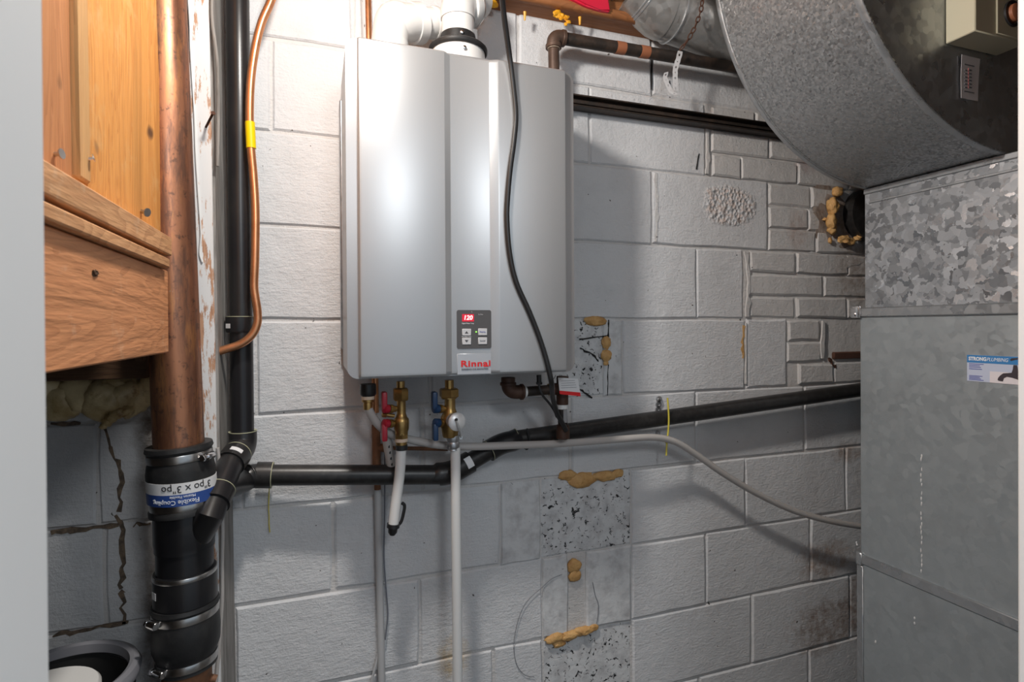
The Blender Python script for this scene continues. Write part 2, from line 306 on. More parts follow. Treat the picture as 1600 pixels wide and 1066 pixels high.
for z0, xs in rows.items():
    for a, b in zip(xs, xs[1:]):
        k = 'n'
        if isinstance(b, tuple): k, b = b
        if isinstance(a, tuple): a = a[1]
        piece('concrete_block', a, b, z0, z0+.2, {'n': 'block_paint', 'p': 'pitted_concrete', 's': 'smeared_concrete', 'd': 'pitted_concrete'}[k], .0028 if k == 'n' else .0008, {'n': 0, 'p': -.003, 's': .001, 'd': -.0045}[k])
# bricks that fill the right side
bh = .2/3
brick = {1.9333: [1.046, 1.2, 1.4, 1.6, 1.8], 1.8667: [1.046, 1.252, 1.455, 1.66, 1.86], 1.8: [1.046, 1.15, 1.359, 1.565, 1.77, 1.98],
         1.7333: [1.248, 1.412, 1.62, 1.83], 1.6667: [1.248, 1.40, 1.61, 1.82], 1.6: [1.248, 1.43, 1.63, 1.84], 1.5333: [1.178, 1.353, 1.56, 1.77], 1.4667: [1.174, 1.462, 1.66, 1.87],
         1.4: [1.178, 1.353, 1.556, 1.76, 1.97], 1.3333: [1.32, 1.447], 1.2667: [1.315, 1.452], 1.2: [1.36, 1.50, 1.70, 1.9]}
for z0, xs in brick.items():
    for a, b in zip(xs, xs[1:]): piece('brick', a, b, z0, z0+bh, 'brick_paint', .0034, .001+random.uniform(-.001, .002), .004, .06)
piece('plaster_patch', 1.166, 1.318, 1.2, 1.4, 'block_paint', .001, .0015, .006); piece('brick', 1.495, 1.62, 1.345, 1.395, 'brick_paint', .002, -.006); piece('broken_concrete', 1.50, 1.75, 1.285, 1.345, 'dark_concrete', .002, -.012, .008)
for x0, x1, z0, z1 in ((1.62, 2.6, 1.2, 1.4), (1.86, 2.6, 1.4, 2.0)): piece('concrete_block', x0, x1, z0, z1)
# raised mortar smears and cracks
def crack(pts, wd, mat, name, y=-.0015, jit=.006, n=5, dep=.005):
    bm = B(); P = [at(px, py, 0) for px, py in pts]; Q = []
    for a, b in zip(P, P[1:]):
        for k in range(n): t = k/n; Q.append(a.lerp(b, t)+V((random.uniform(-jit, jit), 0, random.uniform(-jit, jit))))
    Q.append(P[-1]); L, R_ = [], []
    for i, q in enumerate(Q):
        d = Q[min(i+1, len(Q)-1)]-Q[max(i-1, 0)]; nn = V((-d.z, 0, d.x)).normalized()*wd*random.uniform(.12, .5); L.append(q+nn); R_.append(q-nn)
    vs = [[bm.verts.new((p.x, yy, p.z)) for p in side] for yy in (y, y+dep) for side in (L, R_)]
    for i in range(len(Q)-1):
        for a, b in ((0, 1), (1, 3), (3, 2), (2, 0)): bm.faces.new((vs[a][i], vs[a][i+1], vs[b][i+1], vs[b][i]))
    return obj(name, bm, mat, wall, smooth=0)
crack([(158, 660), (170, 700), (190, 740), (186, 800)], .010, 'dark_mortar', 'mortar_crack')
crack([(186, 800), (192, 880), (190, 920)], .010, 'dark_mortar', 'mortar_crack'); crack([(190, 920), (194, 975)], .010, 'dark_mortar', 'mortar_crack')
crack([(80, 832), (120, 828), (186, 821)], .013, 'dark_mortar', 'mortar_crack', jit=.002); crack([(85, 993), (130, 985), (200, 972)], .008, 'dark_mortar', 'mortar_crack', jit=.003)
crack([(78, 663), (125, 662)], .010, 'dark_mortar', 'mortar_crack', jit=.002); crack([(212, 822), (236, 818)], .008, 'dark_mortar', 'mortar_crack')
crack([(1163, 508), (1160, 535), (1160, 560)], .012, 'foam', 'foam_drip', jit=.003); crack([(905, 530), (950, 525)], .006, 'void_black', 'patch_crack', jit=.001); crack([(951, 500), (950, 530)], .006, 'void_black', 'patch_crack', jit=.001)
crack([(950, 570), (949, 618)], .004, 'void_black', 'patch_crack', jit=.001); crack([(907, 545), (925, 552), (935, 565)], .006, 'void_black', 'patch_crack', jit=.002); crack([(905, 608), (925, 622)], .005, 'void_black', 'patch_crack', jit=.002)
crack([(1104, 195), (1106, 245), (1104, 272)], .016, 'mortar_paint', 'mortar_smear', -.003, .001); crack([(1092, 240), (1088, 265)], .004, 'void_black', 'patch_crack', jit=.0005)
crack([(1166, 392), (1170, 440), (1167, 495)], .016, 'mortar_paint', 'mortar_smear', -.003, .002); crack([(1165, 505), (1165, 600)], .006, 'mortar_paint', 'mortar_smear', -.003, .001)
crack([(1024, 270), (1026, 330), (1024, 378)], .014, 'mortar_paint', 'mortar_smear', -.003, .002)
crack([(1285, 500), (1284, 560)], .016, 'mortar_paint', 'mortar_smear', -.004, .003)
crack([(1019, 90), (1018, 140)], .003, 'void_black', 'patch_crack', jit=.0005); crack([(1046, 126), (1046, 138)], .003, 'void_black', 'patch_crack', jit=.001)
bm = B(); a = at(1302, 556, -.0); b = at(1350, 552, 0); box(bm, (a.x, -.004, a.z-.011), (b.x+.2, .02, a.z+.011), .003); obj('steel_lintel', bm, 'rust', wall)
crack([(1296, 560), (1305, 575)], .012, 'rust', 'rust_stain', -.002, .006)
for px, py, wp, sq in ((1300, 335, 76, (1, .06, 1.25)), (1318, 372, 60, (1.1, .06, .7)), (1290, 300, 50, (1, .05, .8)), (1330, 410, 50, (1, .05, .35)), (1268, 400, 40, (1.1, .04, .3))):
    p = at(px, py, 0); obj('mortar_patch', lump(B(), p, rad(p, wp), sq, .35, 2.2), 'dirty_mortar' if px < 1320 and px > 1280 else 'brick_paint', wall)
# flue hole right of the bricks
c = at(1345, 338, 0); bm = B(); lathe(bm, V((c.x, -.035, c.z)), V((0, 1, 0)), [(0, .072), (.0, .078), (.035, .080), (.06, .080)], 32)  # closed black disc in place of an open hole
th = thing('flue_thimble', 'round black flue hole in the wall beside the spangled plenum', 'flue', (c.x, 0, c.z)); obj('collar', bm, 'abs_satin', th)
def foam(name, label, lumps, mat='foam', cat='foam', group=None):
    bm = B()
    for (px, py, y, wpx, sq, *a) in lumps:
        p = at(px, py, y); lump(bm, p, rad(p, wpx), sq, a[0] if a else .35)
    return obj(name, bm, mat, None, label, cat, smooth=60, loc=at(lumps[0][0], lumps[0][1], 0), group=group)
foam('foam_bead', 'thick tan foam bead curving down the left side of black flue hole', [(1309, 300, -.02, 18, (1, .7, .9)), (1301, 322, -.025, 19, (.9, .8, 1.5)), (1299, 345, -.025, 18, (.9, .8, 1.4)), (1300, 358, -.02, 17, (.9, .7, 1)), (1290, 343, -.01, 9, (1.2, .7, .6))])
foam('foam_bead', 'lumpy tan foam cluster below the black flue hole', [(1318, 374, -.02, 17, (1.2, .7, .7), .6), (1330, 377, -.02, 14, (1, .7, .8), .6), (1297, 376, -.01, 8, (.8, .6, 1.2)), (1340, 372, -.02, 12, (.9, .7, .7), .6)])
foam('foam_patch', 'oval tan foam bulge in wall patch right of the heater', [(930, 502, -.001, 38, (1, .25, .42), .25)])
foam('foam_patch', 'upright tan foam strip in wall patch right of the heater', [(947, 535, -.001, 17, (.95, .5, 1.3)), (947, 555, -.001, 18, (1, .5, 1.0)), (947, 567, 0, 9, (1, .4, 1))])
foam('foam_patch', 'wide tan foam wedge along top of the lower pitted patch', [(887, 743, 0, 30, (1, .3, .55)), (910, 750, -.001, 46, (1, .25, .50)), (945, 744, -.001, 44, (1, .25, .38)), (965, 740, 0, 22, (1, .35, .6))])
foam('foam_patch', 'small square tan foam plug under the lower pitted patch', [(897, 884, -.001, 24, (1, .4, .9), .2), (898, 899, -.001, 22, (1, .4, .9), .2)])
foam('foam_patch', 'lowest long ragged tan foam streak on the block wall', [(866, 998, -.001, 32, (1, .35, .5)), (890, 993, -.002, 30, (1, .4, .45)), (912, 986, -.001, 34, (1, .35, .4)), (927, 981, -.001, 18, (1, .4, .6)), (873, 1006, 0, 22, (1, .3, .6))])
bm = B()
for px, py, wpx, sq in ((95, 625, 60, (1.1, .7, 1.05)), (130, 618, 66, (1, .7, .95)), (165, 622, 66, (1, .8, .95)), (195, 622, 60, (.9, .8, 1.0)), (218, 620, 46, (.8, .6, 1.1)), (238, 610, 40, (1, .6, 1.1)), (180, 612, 60, (1.2, .7, .9)), (60, 612, 70, (1.1, .7, 1.1))):
    p = at(px, py, -.03); lump(bm, p, rad(p, wpx), sq, .28, 1.3)
for px, py, wpx in ((190, 645, 15), (182, 648, 14), (174, 654, 13), (168, 660, 12), (162, 666, 9), (200, 642, 14)):
    p = at(px, py, -.05); lump(bm, p, rad(p, wpx*1.25), (1, 1, .9), .3)
obj('foam_batt', bm, 'foam_dull', None, 'large dull yellow foam mass under the wooden beam at left', 'foam', 60, loc=at(150, 620, 0))
# sill plate, its foam drips, red sheet
t = thing('sill_plate', 'brown wooden board along the top of the block wall', 'board', (.6, 0, 2.14))
obj('board', box(B(), (-.75, -.06, 2.150), (1.05, .03, 2.42), .004), 'wood_sill', t); obj('nosing', box(B(), (.33, -.075, 2.145), (1.05, -.052, 2.167), .008, 3), 'wood_sill', t)
for px, py, h in ((820, 22, 10), (906, 30, 9)):
    a = at(px, py-4, -.05); b = at(px, py+h, -.045); obj('foam_drip', tube(B(), [a, b], [.004, .0022], 6), 'foam_orange', t)
bm = B()
for px, py, wp in ((871, 22, 14), (877, 26, 12), (884, 28, 10), (888, 34, 7), (884, 38, 6)): p = at(px, py, -.055); lump(bm, p, rad(p, wp), (1, .6, .8), .5)
obj('foam_drip', bm, 'foam_orange', t)
foam('foam_clump', 'bright orange foam clump hanging from the sill by white vent', [(745, 4, -.04, 20, (1, .7, 1.1)), (755, 10, -.045, 22, (.8, .7, 1.3)), (758, 18, -.045, 12, (1, .8, 1)), (768, 5, -.04, 18, (1.1, .6, .7)), (738, 2, -.04, 12, (1, .6, .8))], 'foam_orange')
bm = prism(B(), [at(x, y, -.085) for x, y in ((866, -26), (948, -26), (955, 18), (938, 15), (915, 8), (892, -4))], V((0, .02, 0))); bmesh.ops.bevel(bm, geom=bm.edges[:], offset=.004, segments=2, affect='EDGES')
obj('red_cloth', bm, 'red_sheet', None, 'bright red plastic sheet tucked behind the round metal duct', 'sheet', 60, loc=at(920, 0, -.085))

# ================================================================== TIMBER FRAME AT LEFT
t = thing('timber_frame', 'orange timber framing with planks, rails and a wide beam at left', 'frame', (-.227, -.5, 1.34))
def yb(x, ya, yb_, za, zb, xt, mat, name, bev=.002, tilt=0):
    bm = box(B(), (x-xt, yb_, za), (x, ya, zb), bev)
    for v in bm.verts: v.co.y += tilt*(v.co.z-za)
    return obj(name, bm, mat, t)
yb(-.2265, -.252, -.915, 1.3435, 1.476, .04, 'wood_beam', 'beam')
yb(-.2175, -.282, -.915, 1.4775, 1.4925, .05, 'wood_rail', 'rail'); yb(-.2185, -.262, -.915, 1.4985, 1.5285, .05, 'wood_rail', 'rail')
yb(-.232, -.27, -.915, 1.4915, 1.4995, .04, 'wood_dark', 'gap_strip')  # dark strip standing in for the shaded gap between the two rails
yb(-.243, -.193, -.534, 1.5285, 2.44, .02, 'wood_plank', 'plank', .002, -.11)
yb(-.240, -.532, -.566, 1.546, 2.44, .03, 'wood_stud', 'stud', .003, -.02); yb(-.246, -.566, -.70, 1.5285, 2.44, .02, 'wood_plank_dark', 'plank', .002, -.02); yb(-.246, -.702, -.915, 1.5285, 2.44, .02, 'wood_plank_dark', 'plank', .002)
obj('ledger', box(B(), (-1.1, -.14, at(150, 594, -.14).z), (-.285, -.02, 1.36), .002), 'wood_dark', t)
obj('ledger_block', box(B(), (-.30, -.16, 1.325), (-.286, -.05, 1.36), .002), 'wood_dark', t)
def nail(px, py, x, d, l, par, r=.0022):
    p = atX(px, py, x); d = V(d).normalized(); bm = B(); tube(bm, [p-d*.01, p+d*l], r, 8); lathe(bm, p+d*l, d, [(0, r), (0, r*2.2), (.0012, r*2.2)], 10); return obj('nail', bm, 'steel', par)
nail(220, 330, -.243, (1, -.5, -.25), .010, t, .003); nail(85, 241, -.246, (1, -.2, .1), .006, t, .0024); nail(139, 248, -.240, (1, .2, .3), .004, t, .002)
p = atX(148, 427, -.2265); bm = B(); lump(bm, p, .005, (.5, 1.6, .7), .7); obj('gouge', bm, 'wood_dark', t)

# white painted stud edge behind the stack
t = thing('painted_stud', 'upright board with peeling white paint between copper stack and black pipe', 'board', (-.2, -.06, 0))
x1 = at(333, 300, -.12).x
bm = prism(B(), [V((x1-.036, -.12, .0)), V((x1-.002, -.12, .0)), V((x1-.002, -.004, .0)), V((x1-.036, -.004, 0))], V((.0, 0, 2.44)))
for v in bm.verts: v.co.x += .004-.004*(v.co.z-1.2)*2
obj('front_board', bm, 'peeling_paint', t)
bm = prism(B(), [V((x1-.002, -.112, .0)), V((x1+.002, -.112, .0)), V((x1+.008, -.004, .0)), V((x1-.002, -.004, 0))], V((.0, 0, 2.44)))
for v in bm.verts: v.co.x += .004-.004*(v.co.z-1.2)*2
obj('side_board', bm, 'grey_board', t)
a = at(318, 200, -.121); b = at(333, 177, -.16); bm = B(); tube(bm, [a+V((0, .01, 0)), b], .0022, 8); lathe(bm, b, b-a, [(0, .004), (.0012, .004)], 10); obj('nail', bm, 'rust', t)
# cables on the painted stud
P = [at(x, y, -.124) for x, y in ((337, 1075), (343, 1000), (347, 940), (347, 880), (348, 830), (346, 780), (342, 720), (340, 700))]
obj('grey_cable', tube(B(), crv(P, 5), .0032, 8), 'grey_pex', None, 'thin grey cable running down the lower painted board', 'cable', loc=P[0])
P = [at(x, y, -.125) for x, y in ((331, -10), (331, 20), (333, 45), (337, 75), (340, 110), (341, 180), (340, 260))]
obj('grey_cable', tube(B(), crv(P, 5), .003, 8), 'grey_board', None, 'thin grey cable beside top of black vertical pipe', 'cable', loc=P[-1])
P = [at(x, y, -.122) for x, y in ((294, -5), (297, 40), (298, 80), (304, 180), (306, 240), (311, 320), (314, 365), (312, 395), (316, 410))]
obj('white_wire', tube(B(), crv(P, 5), .0016, 6), 'white_pex', None, 'thin white wire alongside the copper stack', 'wire', loc=P[-1])

# ================================================================== WASTE STACK
def ax(px, py): return at(px, py, -.185)
S0, S1, S2, S3, S4 = ax(250, -25), ax(280, 700), ax(287.5, 800), ax(290, 900), ax(291.5, 1140)
RS = .0392
t = thing('waste_stack', 'thick old copper drain stack with black rubber couplings at left', 'pipe', (S4.x, S4.y, 0))
obj('copper_pipe', tube(B(), [S0+(S0-S1)*.25, S1], RS, 40), 'old_copper', t, 'old mottled copper upper pipe')
d = S2-S1
cup = obj('rubber_coupling', lathe(B(), ax(280, 694), d, [(0, .040), (0, .051), (.007, .0525), (.012, .049), (.026, .049), (.032, .051), (.045, .053), (.085, .053), (.094, .050), (.104, .050), (.108, .053), (.116, .053), (.118, .04)], 40), 'rubber_black', t, 'black rubber flexible coupling with blue and white label')
dn = d.normalized(); A0 = ax(280, 694)
def clamp(A, dd, r, par, screw=None, w=.013):
    bm = B(); ring(bm, A, dd, r, w, .0016, 40); cl = obj('hose_clamp', bm, 'steel', par)
    if screw is not None:
        sd = V(screw).normalized(); tn = dd.cross(sd).normalized(); c = A+sd*(r+.006); bm = B()
        lathe(bm, c-tn*.010, tn, [(0, .0055), (.002, .007), (.018, .007), (.018, .0048), (.022, .0048)], 14); hexnut(bm, c+tn*.012, tn, .007, .0062); obj('screw', bm, 'chrome', cl)
    return cl
clamp(A0+dn*.019, dn, .049, cup, (.9, -.45, 0)); clamp(A0+dn*.099, dn, .050, cup)
# printed band wrapped round the coupling (upside down, as mounted)
uR, vF = RT.copy(), None
rdir = V((math.cos(.20), math.sin(.20)*-1, 0)); fdir = (CAM-A0); fdir.z = 0; fdir.normalize(); rdir = V((0, 0, 1)).cross(fdir).normalized()
def wrapc(ang, t_, r): return A0+dn*t_ + (rdir*math.sin(ang)+fdir*math.cos(ang))*r
def band(a0, a1, t0, t1, r, mat, name):
    bm = B(); n = 36; vs = [[bm.verts.new(wrapc(a0+(a1-a0)*k/n, tt, rr)) for k in range(n+1)] for tt, rr in ((t0, r), (t1, r), (t1, r-.002), (t0, r-.002))]
    for k in range(n):
        for i in range(4): j = (i+1) % 4; bm.faces.new((vs[i][k], vs[i][k+1], vs[j][k+1], vs[j][k]))
    return obj(name, bm, mat, cup)
band(-1.62, 1.62, .056, .0745, .0537, 'white_label', 'white_band'); band(-1.45, 1.62, .0745, .094, .0537, 'blue_label', 'blue_band')
def wrt(s, size, ac, tc, mat, bold=0, name='lettering'):
    return obj(name, text(s, size, lambda x, y, z: wrapc(ac - x/.054, tc + y, .0540+z), .0006, bold), mat, cup, smooth=0)
wrt('3"po x 3"po', .0165, .16, .065, 'ink'); wrt('Flexible Coupling', .0105, -.22, .0870, 'white_ink'); wrt('Mission Flexible', .006, .0, .0785, 'white_ink')
# ABS wye and pipe below
d2 = (S3-S2).normalized(); Wp = A0+dn*.114
obj('wye_fitting', lathe(B(), Wp, d2, [(0, .040), (0, .0475), (.052, .0475), (.058, .0465), (.066, .0465), (.066, .04)], 40), 'abs_black', t)
obj('plastic_pipe', tube(B(), [Wp+d2*.05, ax(290, 945)], .0445, 40), 'abs_black', t)
hb = ax(289.5, 888); hub = obj('hub', lathe(B(), hb, d2, [(0, .040), (0, .0480), (.008, .0495), (.055, .0495), (.055, .04)], 40), 'abs_black', t)
clamp(hb+d2*.005, d2, .0482, hub, None, .008)
q = V((-.83, -.56, 0)).normalized()
lb = hb+d2*.030; u_ = V((0, 0, 1)).cross(q).normalized()
bm = B(); quad(bm, [lb+q*.0497+u_*-.007+V((0, 0, -.006)), lb+q*.0497+u_*.007+V((0, 0, -.006)), lb+q*.0497+u_*.007+V((0, 0, .006)), lb+q*.0497+u_*-.007+V((0, 0, .006))], q, .0006); obj('white_sticker', bm, 'white_label', hub)
c0 = ax(290, 938)
low = obj('rubber_coupling', lathe(B(), c0, d2, [(0, .042), (0, .0515), (.006, .0535), (.010, .0505), (.024, .0505), (.030, .052), (.05, .0535), (.075, .0525), (.088, .048), (.092, .0465), (.106, .0465), (.112, .0475), (.112, .04)], 40), 'rubber_black', t, 'dusty black rubber coupling with two screw clamps')
clamp(c0+d2*.017, d2, .0505, low, (-.72, -.70, 0)); clamp(c0+d2*.099, d2, .0468, low, (-.62, -.78, 0))
obj('copper_pipe', tube(B(), [c0+d2*.09, S4+d2*.3], .0385, 40), 'rusty_copper', t, 'rusty lower pipe stub')
b = at(318, 1062, -.19); bm = B(); tube(bm, [b-V((.03, -.0, 0)), b+V((.006, 0, 0))], .010, 14); hexnut(bm, b, V((1, 0, 0)), .010, .014); tube(bm, [b+V((.01, 0, 0)), b+V((.02, 0, -.004))], .007, 12); obj('cleanout_nipple', bm, 'rusty_copper', t)

# ================================================================== BLACK PLASTIC DRAIN
t = thing('drain_pipe', 'black plastic drain with upright, wye and long run under the heater', 'pipe', at(372, 700, -.06))
ra = .0214
V0, V1 = at(371, -20, -.06), at(379, 678, -.06)
obj('upright_pipe', tube(B(), [V0+(V0-V1)*.25, V1], .0214, 28), 'abs_black', t)
c = at(374, 495, -.06); dv = (V1-V0).normalized(); cp = obj('coupling', lathe(B(), c, dv, [(0, .020), (0, .0255), (.026, .0255), (.031, .0240), (.031, .02)], 28), 'abs_black', t)
ring(bm := B(), c, dv, .0243, .0012, .0014, 28); obj('cement_line', bm, 'cement_line', cp)
q = V((-.7, -.71, 0)).normalized(); u_ = V((0, 0, 1)).cross(q); lb = c+dv*.018
bm = B(); quad(bm, [lb+q*.0256+u_*a_+V((0, 0, b_)) for a_, b_ in ((-.006, -.005), (.006, -.005), (.006, .004), (-.006, .004))], q, .0005); obj('white_sticker', bm, 'white_label', cp)
E0, E1, E2, E3 = at(379.5, 674, -.06), at(380, 697, -.064), at(360, 724, -.115), at(327, 806, -.222)
el = obj('elbow', tube(B(), [E0]+bend(E0, E1, E2, .016)+[E2], .0258, 28), 'abs_black', t)
for A, dd, r in ((E0, dv, .0258), (E1.lerp(E2, .45), E2-E1, .0258)): ring(bm := B(), A, dd, r-.0008, .0015, .0014, 28); obj('cement_line', bm, 'cement_line', el)
dr = (E3-E2).normalized()
lathe(bm := B(), E1.lerp(E2, .5), E2-E1, [(0, .024), (0, .0272), ((E2-E1).length*.55, .0272), ((E2-E1).length*.55, .02)], 28); obj('elbow_hub', bm, 'abs_black', el)
fdir2 = (CAM-E2); fdir2.z = 0; fdir2.normalize(); de = (E2-E1).normalized(); uu = fdir2.cross(de).normalized(); q = de.cross(uu).normalized(); q = q if q.dot(fdir2) > 0 else -q
lb = E1.lerp(E2, .82)
def wsheet(A, dd, qq, r, half, w_, par, mat='white_label', name='white_sticker', txt=None):
    s_ = dd.cross(qq).normalized(); bm = B(); n = 8
    f = lambda a, b_, k=0: A+dd*b_+(qq*math.cos(a)+s_*math.sin(a))*(r+k)
    vs = [[bm.verts.new(f(-half+2*half*i/n, b_, k)) for i in range(n+1)] for b_, k in ((-w_, .0004), (w_, .0004), (w_, -.001), (-w_, -.001))]
    for i in range(n):
        for j in range(4): bm.faces.new((vs[j][i], vs[j][i+1], vs[(j+1) % 4][i+1], vs[(j+1) % 4][i]))
    o = obj(name, bm, mat, par)
    return f
wsheet(lb, de, (q*math.cos(.45)+de.cross(q).normalized()*math.sin(.45)).normalized(), .0274, .42, .0048, el)
wy = obj('wye_fitting', tube(B(), [E2-dr*.004, E2.lerp(E3, .55)], .0235, 28), 'abs_black', t)
s = E2.lerp(E3, .62); lathe(bm := B(), E2.lerp(E3, .52), dr, [(0, .02), (0, .0262), (.035, .0262), (.035, .02)], 28); obj('wye_hub', bm, 'abs_black', wy)
ring(bm := B(), E2.lerp(E3, .535), dr, .0256, .0015, .0012, 28); obj('cement_line', bm, 'cement_line', wy)
obj('inlet_pipe', tube(B(), [E2.lerp(E3, .6), E3, at(310, 835, -.200), at(296, 862, -.185)], .0236, 24), 'abs_black', t)
H0, H1, H2 = at(404, 742.5, -.052), at(700, 742, -.075), at(785, 692, -.048)
Wc = E2.lerp(E3, .50); Wm = at(377, 753, -.075)
obj('wye_branch', tube(B(), crv([Wc, Wm, at(390, 745, -.058), H0], 6), [.0235]*25 if False else .0232, 28), 'abs_black', wy)
ring(bm := B(), at(391, 744.5, -.058), H0-Wm, .0236, .004, .0012, 28); obj('branch_lip', bm, 'abs_satin', wy)
dh = (H1-H0).normalized(); cp = obj('coupling', lathe(B(), at(401, 742.5, -.052), dh, [(0, .02), (0, .0262), (.03, .0262), (.03, .02)], 28), 'abs_satin', t)
ring(bm := B(), at(401, 742.5, -.052)+dh*.0295, dh, .0250, .0014, .0016, 28); obj('cement_line', bm, 'cement_line', cp)
obj('level_pipe', tube(B(), [H0, H1], .0212, 28), 'abs_satin', t)
H1e = at(702, 741, -.075)
K0 = at(800, 687.5, -.042); K1 = at(1352, 608, -.042)
el = obj('elbow', tube(B(), [at(684, 742, -.073)]+bend(H0, H1e, H2, .025)+[H1e.lerp(H2, .38)], .0252, 28), 'abs_satin', t)
dk = (H2-H1e).normalized(); fdir2 = (CAM-H2).normalized(); q = (fdir2-dk*fdir2.dot(dk)).normalized()
wsheet(H1e.lerp(H2, .31), dk, q, .0254, .5, .008, el)
obj('sloped_pipe', tube(B(), [H1e, H2], .0205, 24), 'abs_satin', t)
el = obj('elbow', tube(B(), [H1e.lerp(H2, .72)]+bend(H1e, H2, K1, .022)+[at(807, 686.5, -.042)], .0248, 28), 'abs_black', t)
for A, dd in ((H1e.lerp(H2, .73), dk), (at(806, 686.6, -.042), K1-K0)): ring(bm := B(), A, dd, .0242, .0012, .0012, 28); obj('cement_line', bm, 'cement_line', el)
obj('long_pipe', tube(B(), [at(795, 688, -.042), K1+(K1-K0)*.1], .0206, 28), 'abs_satin', t)
# yellow strings and ties
for px, y0, y1, lab in ((421, 757, 832, 'faint yellow thread hanging under the black coupling'),):
    P = [at(px+random.uniform(-1.5, 1.5), y0+(y1-y0)*k/6, -.012) for k in range(7)]
    obj('yellow_thread', tube(B(), crv(P, 3), .0011, 6), 'yellow_tie', None, lab, 'thread', loc=P[0])
t2 = thing('cable_tie', 'bright yellow cable tie round the long black pipe', 'tie', at(1043, 660, -.066))
P = [at(x, y, -.067) for x, y in ((1043, 622), (1044, 635), (1045, 655), (1044, 675), (1042, 692), (1041, 712))]
bm = B(); tube(bm, crv(P, 4), .0022, 6); obj('strap', bm, 'yellow_tie', t2); bm = B(); p = at(1042, 691, -.068); box(bm, p-V((.004, .003, .003)), p+V((.004, .003, .003)), .001); obj('lock', bm, 'yellow_tie', t2)
P = [at(x, y, -.066) for x, y in ((824, 671), (826, 680), (827, 690), (826, 698), (823, 702), (819, 700))]
bm = B(); tube(bm, crv(P, 4), .0024, 6); lump(bm, P[0], .003, (1, 1, 1), .1, 1, 1); obj('cable_tie', bm, 'cable_black', None, 'black cable tie holding the clear tube to black drain', 'tie', loc=P[0])

# ================================================================== WATER HEATER
YF = -.22
hx0, hx1 = .0535, .5215; hz0, hz1 = 1.2855, 1.924
t = thing('water_heater', 'silver wall-hung tankless water heater with red digital display', 'heater', ((hx0+hx1)/2, 0, hz0))
def rrect(x0, x1, z0, z1, r, y, n=6):
    P = []
    for cx_, cz_, a0 in ((x1-r, z1-r, 0), (x0+r, z1-r, 90), (x0+r, z0+r, 180), (x1-r, z0+r, 270)):
        for k in range(n+1): a = math.radians(a0+90*k/n); P.append(V((cx_+r*math.cos(a), y, cz_+r*math.sin(a))))
    return P
bm = prism(B(), rrect(hx0, hx1, hz0, hz1, .020, -.206), V((0, .176, 0)))
cas = obj('casing', bm, 'heater_trim', t, smooth=35)
obj('back_plate', box(B(), (hx0-.004, -.034, hz0+.05), (hx1-.02, -.002, hz1-.05), .003), 'zinc', t)
# front cover with the sunk middle channel
fx = [at(p, 400, YF).x for p in (562, 697, 705.5, 768.5, 780, 886)]; yc = YF+.009
prof = [(fx[0]-.002, -.200), (fx[0]-.002, YF+.005), (fx[0]+.001, YF+.001), (fx[0]+.005, YF), (fx[1]-.002, YF), (fx[1], YF+.0006), (fx[2], yc-.0004), (fx[2]+.002, yc), (fx[3]-.002, yc), (fx[3], yc-.0006), (fx[4]-.001, YF+.0004), (fx[4]+.002, YF), (fx[5]-.006, YF), (fx[5]-.002, YF+.0008), (fx[5], YF+.004), (fx[5]+.001, -.200)]
bm = B(); zs = [(hz0+.001, .008), (hz0+.002, .004), (hz0+.005, .001), (hz0+.010, 0), (hz1-.010, 0), (hz1-.005, .001), (hz1-.002, .004), (hz1-.001, .008)]
vs = [[bm.verts.new((x, min(y+o_, -.200), z)) for x, y in prof] for z, o_ in zs]
for a, b in zip(vs, vs[1:]):
    for k in range(len(prof)-1): bm.faces.new((a[k], a[k+1], b[k+1], b[k]))
bm.faces.new(vs[0]); bm.faces.new(vs[-1][::-1])
cov = obj('front_cover', bm, 'heater_silver', t, smooth=32)
def zrect(bm, x0, y0, x1, y1, Y, th, bev=.0006):
    a, b = at(x0, y0, Y), at(x1, y1, Y); return box(bm, (a.x, Y-th, b.z), (b.x, Y+.002, a.z), bev)
a, b = at(713.5, 484.5, yc), at(767.5, 544.5, yc)
pan = obj('control_panel', prism(B(), rrect(a.x, b.x, b.z, a.z, .004, yc+.001), V((0, -.0022, 0))), 'panel_grey', t, 'dark grey control panel')
yp = yc-.0012
obj('display', zrect(B(), 722, 491, 740.5, 502.5, yp, .0006, 0), 'display', pan)
for rct in ((722, 514, 736, 524.5), (722, 528, 736, 538.5), (747, 513.5, 761, 524), (747, 527.5, 761, 538)): obj('button', zrect(B(), *rct, yp, .0012), 'button', pan)
def ztext(s, size, px, py, Y, mat, par, bold=0, shear=0, sx=1, space=1, name='lettering'):
    p = at(px, py, Y); return obj(name, text(s, size, lambda x, y, z: V((p.x+x*sx, Y-z-.0003, p.z+y)), .0005, bold, 'CENTER', shear, space), mat, par, smooth=0)
ztext('120', .0125, 731, 496.8, yp-.0007, 'display_digit', pan, .0003, .15)
p = at(744, 518.8, yp); obj('status_light', lathe(B(), V((p.x, yp+.001, p.z)), V((0, -1, 0)), [(0, .0016), (.0018, .0016), (.0022, .001)], 10), 'green_led', pan)
for py, s_ in ((519.5, 1), (533, -1)):
    p = at(729, py, yp-.0013); obj('arrow', prism(B(), [V((p.x-.0036, yp-.0012, p.z-.002*s_)), V((p.x+.0036, yp-.0012, p.z-.002*s_)), V((p.x, yp-.0012, p.z+.0026*s_))], V((0, -.0005, 0))), 'arrow', pan)
ztext('Priority', .0040, 754, 518.8, yp-.0012, 'blue_text', pan); ztext('On/Off', .0038, 754, 532.8, yp-.0012, 'grey_text', pan)
ztext('In Use', .0036, 751, 491.5, yp, 'button', pan); ztext('°F', .0034, 737, 488, yp, 'button', pan); ztext('Digital Water Temp', .0036, 731, 505.5, yp, 'button', pan, .0001, 0, .85); ztext('Hot Water Temp', .0032, 729, 526.2, yp, 'button', pan, .0001, 0, .85)
